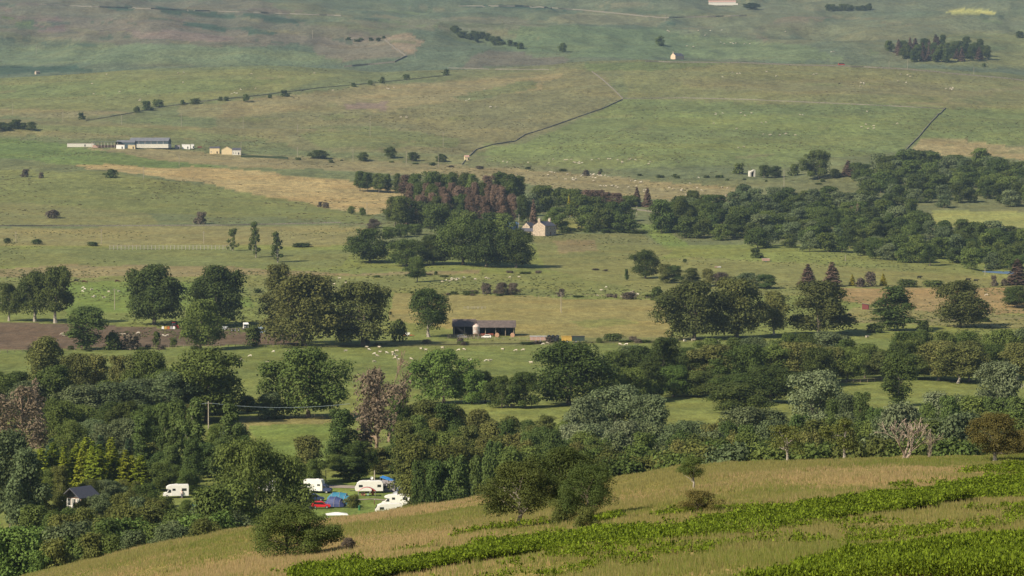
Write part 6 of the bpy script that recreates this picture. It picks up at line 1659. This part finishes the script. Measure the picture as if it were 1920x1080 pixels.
# ------------------------------------------------------------------ sheep and cattle
def beast(name, L, H, legs, head_up, mats, fat=0.32):
    V = [(-L * 0.45, 0, H * 0.72), (-L * 0.2, 0, H * 0.70), (L * 0.12, 0, H * 0.70), (L * 0.36, 0, H * 0.74), (L * 0.52, 0, H * (0.86 if head_up else 0.52)), (L * 0.68, 0, H * (0.86 if head_up else 0.2)), (L * 0.78, 0, H * (0.78 if head_up else 0.1))]
    E = [(0, 1), (1, 2), (2, 3), (3, 4), (4, 5), (5, 6)]; f = H * fat
    R = [f * 0.72, f, f * 0.98, f * 0.82, f * 0.42, f * 0.36, f * 0.2]
    for x, k, hind in ((-L * 0.38, 0, True), (L * 0.34, 3, False)):
        for s in (-1, 1):
            n = len(V); dx = 0.06 * L if hind else 0.0
            V += [(x, s * f * 0.55, H * 0.5), (x - dx, s * f * 0.55, H * 0.27), (x + dx * 0.2, s * f * 0.55, 0.02)]; E += [(k, n), (n, n + 1), (n + 1, n + 2)]; R += [f * 0.3, f * 0.16, f * 0.13]
    for s in (-1, 1):
        n = len(V); V.append((V[5][0] - 0.05 * L, s * f * 0.55, V[5][2] + f * 0.25)); E.append((5, n)); R.append(f * 0.1)
    n = len(V); V.append((-L * 0.52, 0, H * 0.5)); E.append((0, n)); R.append(f * 0.1)
    return skin_mesh(name, V, E, R, mats, 1, 1)
SH = [beast('sheep', 1.25, 0.85, 0, False, [WOOL], 0.36), beast('sheep', 1.25, 0.85, 0, True, [WOOL], 0.36)]
SHW = [beast('sheep', 1.2, 0.8, 0, False, [mat('fresh_white_wool', (0.58, 0.53, 0.44), 0.95, 0.05, noise=0.1)], 0.34)]
NS = 0
def sheep(u, v, label, group, k=1.15):
    global NS
    if u < -5 or u > 1925: return
    o = bpy.data.objects.new('sheep', random.choice(SH + SHW)); C.objects.link(o)
    o.location = spot(u, v); o.rotation_euler = (0, 0, random.choice((0, math.pi)) + random.uniform(-.7, .7)); o.scale = (k,) * 3
    tag(o, label, 'sheep', group); NS += 1
def flock(poly, n, where, group, k=1.15):
    us = [p[0] for p in poly]; vs = [p[1] for p in poly]; c = 0; cx = []
    while c < n:
        if cx and random.random() < 0.45: u, v = cx[random.randrange(len(cx))]; u += random.gauss(0, 9); v += random.gauss(0, 1.6)
        else: u = random.uniform(min(us), max(us)); v = random.uniform(min(vs), max(vs))
        if in_poly(poly, np.array([u]), np.array([v]))[0]:
            cx.append((u, v)); sheep(u, v, where, group, k); c += 1
for u, v in [(513, 661), (540, 661), (551, 668), (469, 669), (450, 676), (453, 678), (436, 679), (502, 680), (648, 660), (687, 653), (692, 657), (711, 653), (702, 665), (712, 662), (707, 669), (725, 663), (737, 663), (744, 660), (738, 667), (743, 670), (741, 673), (748, 676), (771, 675), (776, 692), (790, 656), (798, 658), (702, 680)]:
    sheep(u, v, 'white sheep grazing in the sheep field left of the bright green oak', 'sheep in the left sheep field', 1.05)
for u, v in [(830, 654), (860, 658), (870, 657), (943, 657), (967, 659), (981, 658), (882, 677), (911, 678), (919, 678), (996, 682), (1018, 647), (1026, 645)]:
    sheep(u, v, 'white sheep grazing in the sheep field below the barn', 'sheep below the barn', 1.05)
for u, v in [(1163, 648), (1174, 648), (1148, 664), (1150, 668), (1284, 641), (1300, 640), (1330, 646), (1345, 643), (1626, 634)]:
    sheep(u, v, 'white sheep in the strip above the river belt', 'sheep above the river belt', 1.25)
sheep(950, 764, 'left of two sheep lying in the green strip behind the crest', None, 1.2); sheep(961, 764, 'right of two sheep lying in the green strip behind the crest', None, 1.2)
for u, v in [(156, 541), (159, 544), (155, 548), (172, 545), (204, 549), (178, 557), (174, 559), (195, 560), (223, 548)]:
    sheep(u, v, 'white sheep in the bright field between the farm sycamores', 'sheep between the sycamores', 1.25)
for u, v in [(116, 628), (118, 631), (227, 629), (232, 629), (259, 626), (306, 631), (313, 631)]:
    sheep(u, v, 'white sheep on the ploughed field', 'sheep on the ploughed field', 1.1)
flock([(430, 512), (640, 520), (700, 545), (440, 548)], 9, 'white sheep in the pasture behind the copper beeches', 'sheep behind the beeches')
flock([(790, 518), (985, 518), (985, 530), (800, 530)], 17, 'white sheep in the pasture below the house wood', 'sheep below the house wood', 1.05)
flock([(1100, 540), (1240, 536), (1240, 562), (1110, 560)], 14, 'white sheep in the pasture left of the beech clump', 'sheep left of the beech clump', 1.05)
flock([(1560, 540), (1900, 548), (1910, 575), (1600, 560)], 6, 'white sheep on the tan pasture by the round beech', 'sheep on the tan pasture', 1.25)
flock([(1000, 322), (1390, 336), (1360, 372), (1230, 368), (1100, 345), (1000, 335)], 62, 'white sheep dotted over the pale slope above the house wood', 'sheep above the house wood', 1.35)
flock([(900, 300), (1180, 298), (1300, 310), (1000, 312)], 26, 'white sheep along the foot of the middle hill', 'sheep at the hill foot', 1.35)
flock([(1290, 200), (1690, 205), (1690, 275), (1300, 285)], 28, 'white sheep on the green flank of the middle hill', 'sheep on the middle hill', 1.5)
flock([(1340, 130), (1740, 138), (1800, 170), (1340, 172)], 24, 'white sheep below the wall on the middle hill crest', 'sheep on the hill crest', 1.6)
flock([(200, 130), (700, 140), (640, 160), (300, 190), (100, 190)], 16, 'white sheep above the long moor wall', 'sheep above the moor wall', 1.6)
flock([(620, 170), (900, 150), (950, 200), (700, 250), (640, 240)], 14, 'white sheep on the brown flank of the middle hill', 'sheep on the brown flank', 1.6)
flock([(1180, 55), (1600, 60), (1580, 108), (1290, 104)], 20, 'tiny white sheep on the far pasture by the stone cottage', 'sheep by the far cottage', 1.9)
COWM = [beast('cow', 2.3, 1.45, 0, False, [COWB], 0.3), beast('cow', 2.3, 1.45, 0, True, [COWK], 0.3)]
for u, v, k, lab in [(143, 529, 1, 'black cow left of another by the rushy bank on the left'), (158, 531, 0, 'red-brown cow beside a black one by the rushy bank'), (220, 530, 0, 'red-brown cow near the farm sycamore bank'), (1724, 523, 1, 'black cow left of the pond'),
                     (1815, 527, 1, 'left of two dark cows near the pond'), (1830, 529, 1, 'right of two dark cows near the pond'), (1086, 430, 0, 'red-brown cow on the lawn right of the stone farmhouse'), (1574, 158, 1, 'lone black cow high on the middle hill')]:
    o = bpy.data.objects.new('cow', COWM[k]); C.objects.link(o); o.location = spot(u, v); o.rotation_euler = (0, 0, random.uniform(-.4, .4)); o.scale = (1.15,) * 3; tag(o, lab, 'cow')
print('sheep', NS)

# ------------------------------------------------------------------ bracken and rough grass on the near hillside
def fold(V, F, name, m, label=None):
    me = np_mesh(name, V, F); o = mesh_obj(name, me, None, [m]); o['kind'] = 'stuff'
    return o
BRK = [[(470, 1085), (560, 1060), (640, 1046), (760, 1036), (900, 1012), (1020, 998), (1120, 984), (1250, 974), (1340, 964), (1500, 938), (1640, 918), (1790, 899), (1960, 884), (1960, 922), (1830, 938), (1700, 956), (1560, 975), (1400, 1000), (1290, 1012), (1160, 1017), (1000, 1034), (860, 1056), (740, 1078), (640, 1096)],
       [(1130, 1110), (1260, 1080), (1400, 1055), (1560, 1028), (1680, 1008), (1800, 996), (1960, 980), (1960, 1400), (1130, 1400)]]
GAP = [[(1180, 1022), (1400, 990), (1600, 954), (1690, 938), (1600, 958), (1420, 997), (1200, 1027)]]
n = 1900000
sx = rng.uniform(-68, 68, n); sD = 88 + (345 - 88) * rng.random(n)
sz = ground(sx, sD); su = 960 + FPX * sx / sD; sv = row_of(sz, sD)
ok = (su > -60) & (su < 1990) & (sv < 1100) & (sD < 340)
sx, sD, sz, su, sv = [a[ok] for a in (sx, sD, sz, su, sv)]
wob_u = su + 9 * fbm(sx, sD, 7, 5, 3); wob_v = sv + 3 * fbm(sx, sD, 5, 6, 3); wob_t = wob_v - 0.82 * FPX / sD; wob_v = wob_v - 0.12 * FPX / sD
inb = np.zeros(len(su), bool)
for P in BRK: inb |= in_poly(P, wob_u, wob_v) & in_poly(P, wob_u, wob_t)
for P in GAP: inb &= ~(in_poly(P, wob_u, wob_v) & (rng.random(len(su)) < 0.6))
thin = rng.random(len(su)) < np.clip(1.0 + 0.4 * fbm(sx, sD, 4.5, 8, 3), 0.5, 1)
stray = (rng.random(len(su)) < 0.06) & (in_poly([(470, 1085), (900, 1000), (1340, 955), (1960, 865), (1960, 985), (1400, 1060), (1100, 1100)], su, sv)) & (fbm(sx, sD, 6, 9, 2) > 0.45)
sel = np.nonzero((inb & thin) | stray)[0]
sel = sel[np.argsort(rng.random(len(sel)) * (sD[sel] / 200) ** 1.4)][:95000]
bx_, bD, bz = sx[sel], sD[sel], sz[sel]
hgt = (0.52 + 0.30 * fbm(bx_, bD, 5, 12, 2) + rng.normal(0, 0.10, len(sel))).clip(0.25, 1.0)
Vs = []
K = 17
for k in range(K):
    a = rng.uniform(0, 6.283, len(sel)); sc_ = np.clip(bD / 200, 0.5, 1.15); L = 0.17 * sc_ * rng.uniform(0.6, 1.4, len(sel)); w = 0.032 * sc_ * rng.uniform(0.6, 1.6, len(sel))
    r0 = rng.uniform(0.0, 0.26, len(sel)); h0 = hgt * rng.uniform(0.45, 1.0, len(sel)); dr = rng.uniform(-0.05, 0.4, len(sel)) * L
    ca, sa = np.cos(a), np.sin(a)
    p0 = np.stack([bx_ + ca * r0, bD + sa * r0, bz + h0], -1)
    pm = np.stack([bx_ + ca * (r0 + L * 0.4), bD + sa * (r0 + L * 0.4), bz + h0 + 0.04], -1)
    p1 = np.stack([bx_ + ca * (r0 + L), bD + sa * (r0 + L), bz + h0 - dr], -1)
    side = np.stack([-sa * w, ca * w, rng.normal(0, 0.05, len(sel))], -1)
    Vs.append(np.stack([p0, pm - side, p1, pm + side], 1).reshape(-1, 3))
V = np.concatenate(Vs); F = np.arange(len(V)).reshape(-1, 4)
brk = leaf_mat('bracken_fronds', (0.088, 0.136, 0.010), (0.165, 0.200, 0.014), 0.5, 0.3)
fold(V, F, 'bracken', brk)
# grass blades: tufts of tapering blades, bleached and green
rest = np.nonzero(~inb)[0]; rest = rng.permutation(rest)[:240000]
gx, gD, gz, = sx[rest], sD[rest], sz[rest]
tall = np.clip(0.30 + 0.20 * fbm(gx, gD, 11, 14, 3) + 0.22 * fbm(gx, gD, 2.2, 15, 2), 0.10, 0.85)
def blades(idx, name, m, per=3, wd=0.028):
    Vs = []; m_ = len(idx)
    for k in range(per):
        a = rng.uniform(0, 6.283, m_); l = rng.uniform(0.05, 0.35, m_); h = tall[idx] * rng.uniform(0.6, 1.25, m_); ox = rng.normal(0, 0.1, m_); oy = rng.normal(0, 0.1, m_)
        ww = wd * (gD[idx] / 170) * rng.uniform(0.7, 1.4, m_)
        b0 = np.stack([gx[idx] + ox, gD[idx] + oy, gz[idx] - 0.02], -1); tip = b0 + np.stack([np.cos(a) * l * h, np.sin(a) * l * h, h], -1)
        s = np.stack([ww, 0.3 * ww * np.sin(a), 0 * ww], -1)
        Vs.append(np.stack([b0 - s, b0 + s, tip], 1).reshape(-1, 3))
    V = np.concatenate(Vs); fold(V, np.arange(len(V)).reshape(-1, 3), name, m)
br = fbm(gx, gD * 0.6, 22, 81, 4) * 1.1 + 0.25 + rng.normal(0, 0.5, len(gx))
pk = fbm(gx + 90, gD * 0.5, 26, 87, 4) + rng.normal(0, 0.34, len(gx)) + np.clip((gD - 285) / 90, 0, 0.5)
cl = np.where(pk > 0.58, 2, np.where(br > 0.4, 0, 1))
blades(np.nonzero(cl == 0)[0], 'green_grass', leaf_mat('green_blades', (0.135, 0.160, 0.034), (0.195, 0.200, 0.050), 0.3, 0.3))
blades(np.nonzero(cl == 1)[0], 'bleached_grass', leaf_mat('bleached_blades', (0.255, 0.232, 0.078), (0.325, 0.275, 0.106), 0.3, 0.3))
blades(np.nonzero(cl == 2)[0], 'seeding_grass', leaf_mat('seeding_blades', (0.30, 0.225, 0.105), (0.37, 0.27, 0.14), 0.3, 0.3))
# rush clumps and coarse tussocks over the valley pastures and the moor
def tussocks(n, poly, D0, name, m, size, h):
    us = [p[0] for p in poly]; vs = [p[1] for p in poly]
    x = rng.uniform(-.21, .21, n); D = np.exp(rng.uniform(math.log(D0[0]), math.log(D0[1]), n)); x = x * D
    z = ground(x, D); u = 960 + FPX * x / D; v = row_of(z, D)
    k = in_poly(poly, u, v) & ~in_poly([(735, 550), (1020, 558), (1240, 564), (1270, 634), (960, 634), (730, 604)], u, v) & (fbm(x, D * 0.6, 70, 19, 3) + rng.normal(0, 0.25, n) > 0.25)
    x, D, z = x[k], D[k], z[k]; Vs = []
    for j in range(5):
        a = rng.uniform(0, 6.283, len(x)); s = size * rng.uniform(0.6, 1.5, len(x)); hh = h * rng.uniform(0.5, 1.4, len(x))
        c = np.stack([x + rng.normal(0, size * .6, len(x)), D + rng.normal(0, size * .6, len(x)), z - 0.03], -1)
        e = np.stack([np.cos(a) * s, np.sin(a) * s, 0 * s], -1); up = np.stack([np.cos(a + 1.6) * .3 * s, np.sin(a + 1.6) * .3 * s, hh], -1)
        Vs.append(np.stack([c - e, c + e, c + e * .5 + up, c - e * .5 + up], 1).reshape(-1, 3))
    V = np.concatenate(Vs); fold(V, np.arange(len(V)).reshape(-1, 4), name, m)
VALLEY = [(-50, 420), (1990, 420), (1990, 640), (-50, 640)]
MOOR = [(-50, 0), (1990, 0), (1990, 420), (-50, 420)]
tussocks(26000, VALLEY, (1150, 2100), 'rushes', leaf_mat('rush_stems', (0.100, 0.118, 0.042), (0.145, 0.140, 0.06), 0.3, 0.35), 0.45, 0.35)
tussocks(26000, MOOR, (2000, 5200), 'moor_grass', leaf_mat('moor_tussocks', (0.105, 0.112, 0.05), (0.165, 0.14, 0.07), 0.3, 0.35), 0.8, 0.35)

# ------------------------------------------------------------------ the air between here and the moor
zlo = float(ZZ.min()) - 1.0; zhi = float(max(ZZ.max(), CAM_Z)) + 12.0
b = MB().box(-3000, 3000, -60, 7650, zlo, zhi)
hz = bpy.data.materials.new('valley_haze'); hz.use_nodes = True
hn = hz.node_tree; hn.nodes.remove(hn.nodes['Principled BSDF'])
pv_ = hn.nodes.new('ShaderNodeVolumePrincipled'); pv_.inputs['Color'].default_value = (0.55, 0.76, 1.0, 1); pv_.inputs['Density'].default_value = HAZE; pv_.inputs['Anisotropy'].default_value = 0.2
hn.links.new(pv_.outputs[0], hn.nodes['Material Output'].inputs['Volume'])
hz.cycles.homogeneous_volume = True if hasattr(hz, 'cycles') and hasattr(hz.cycles, 'homogeneous_volume') else False
o = b.build('haze', hz); o['kind'] = 'stuff'
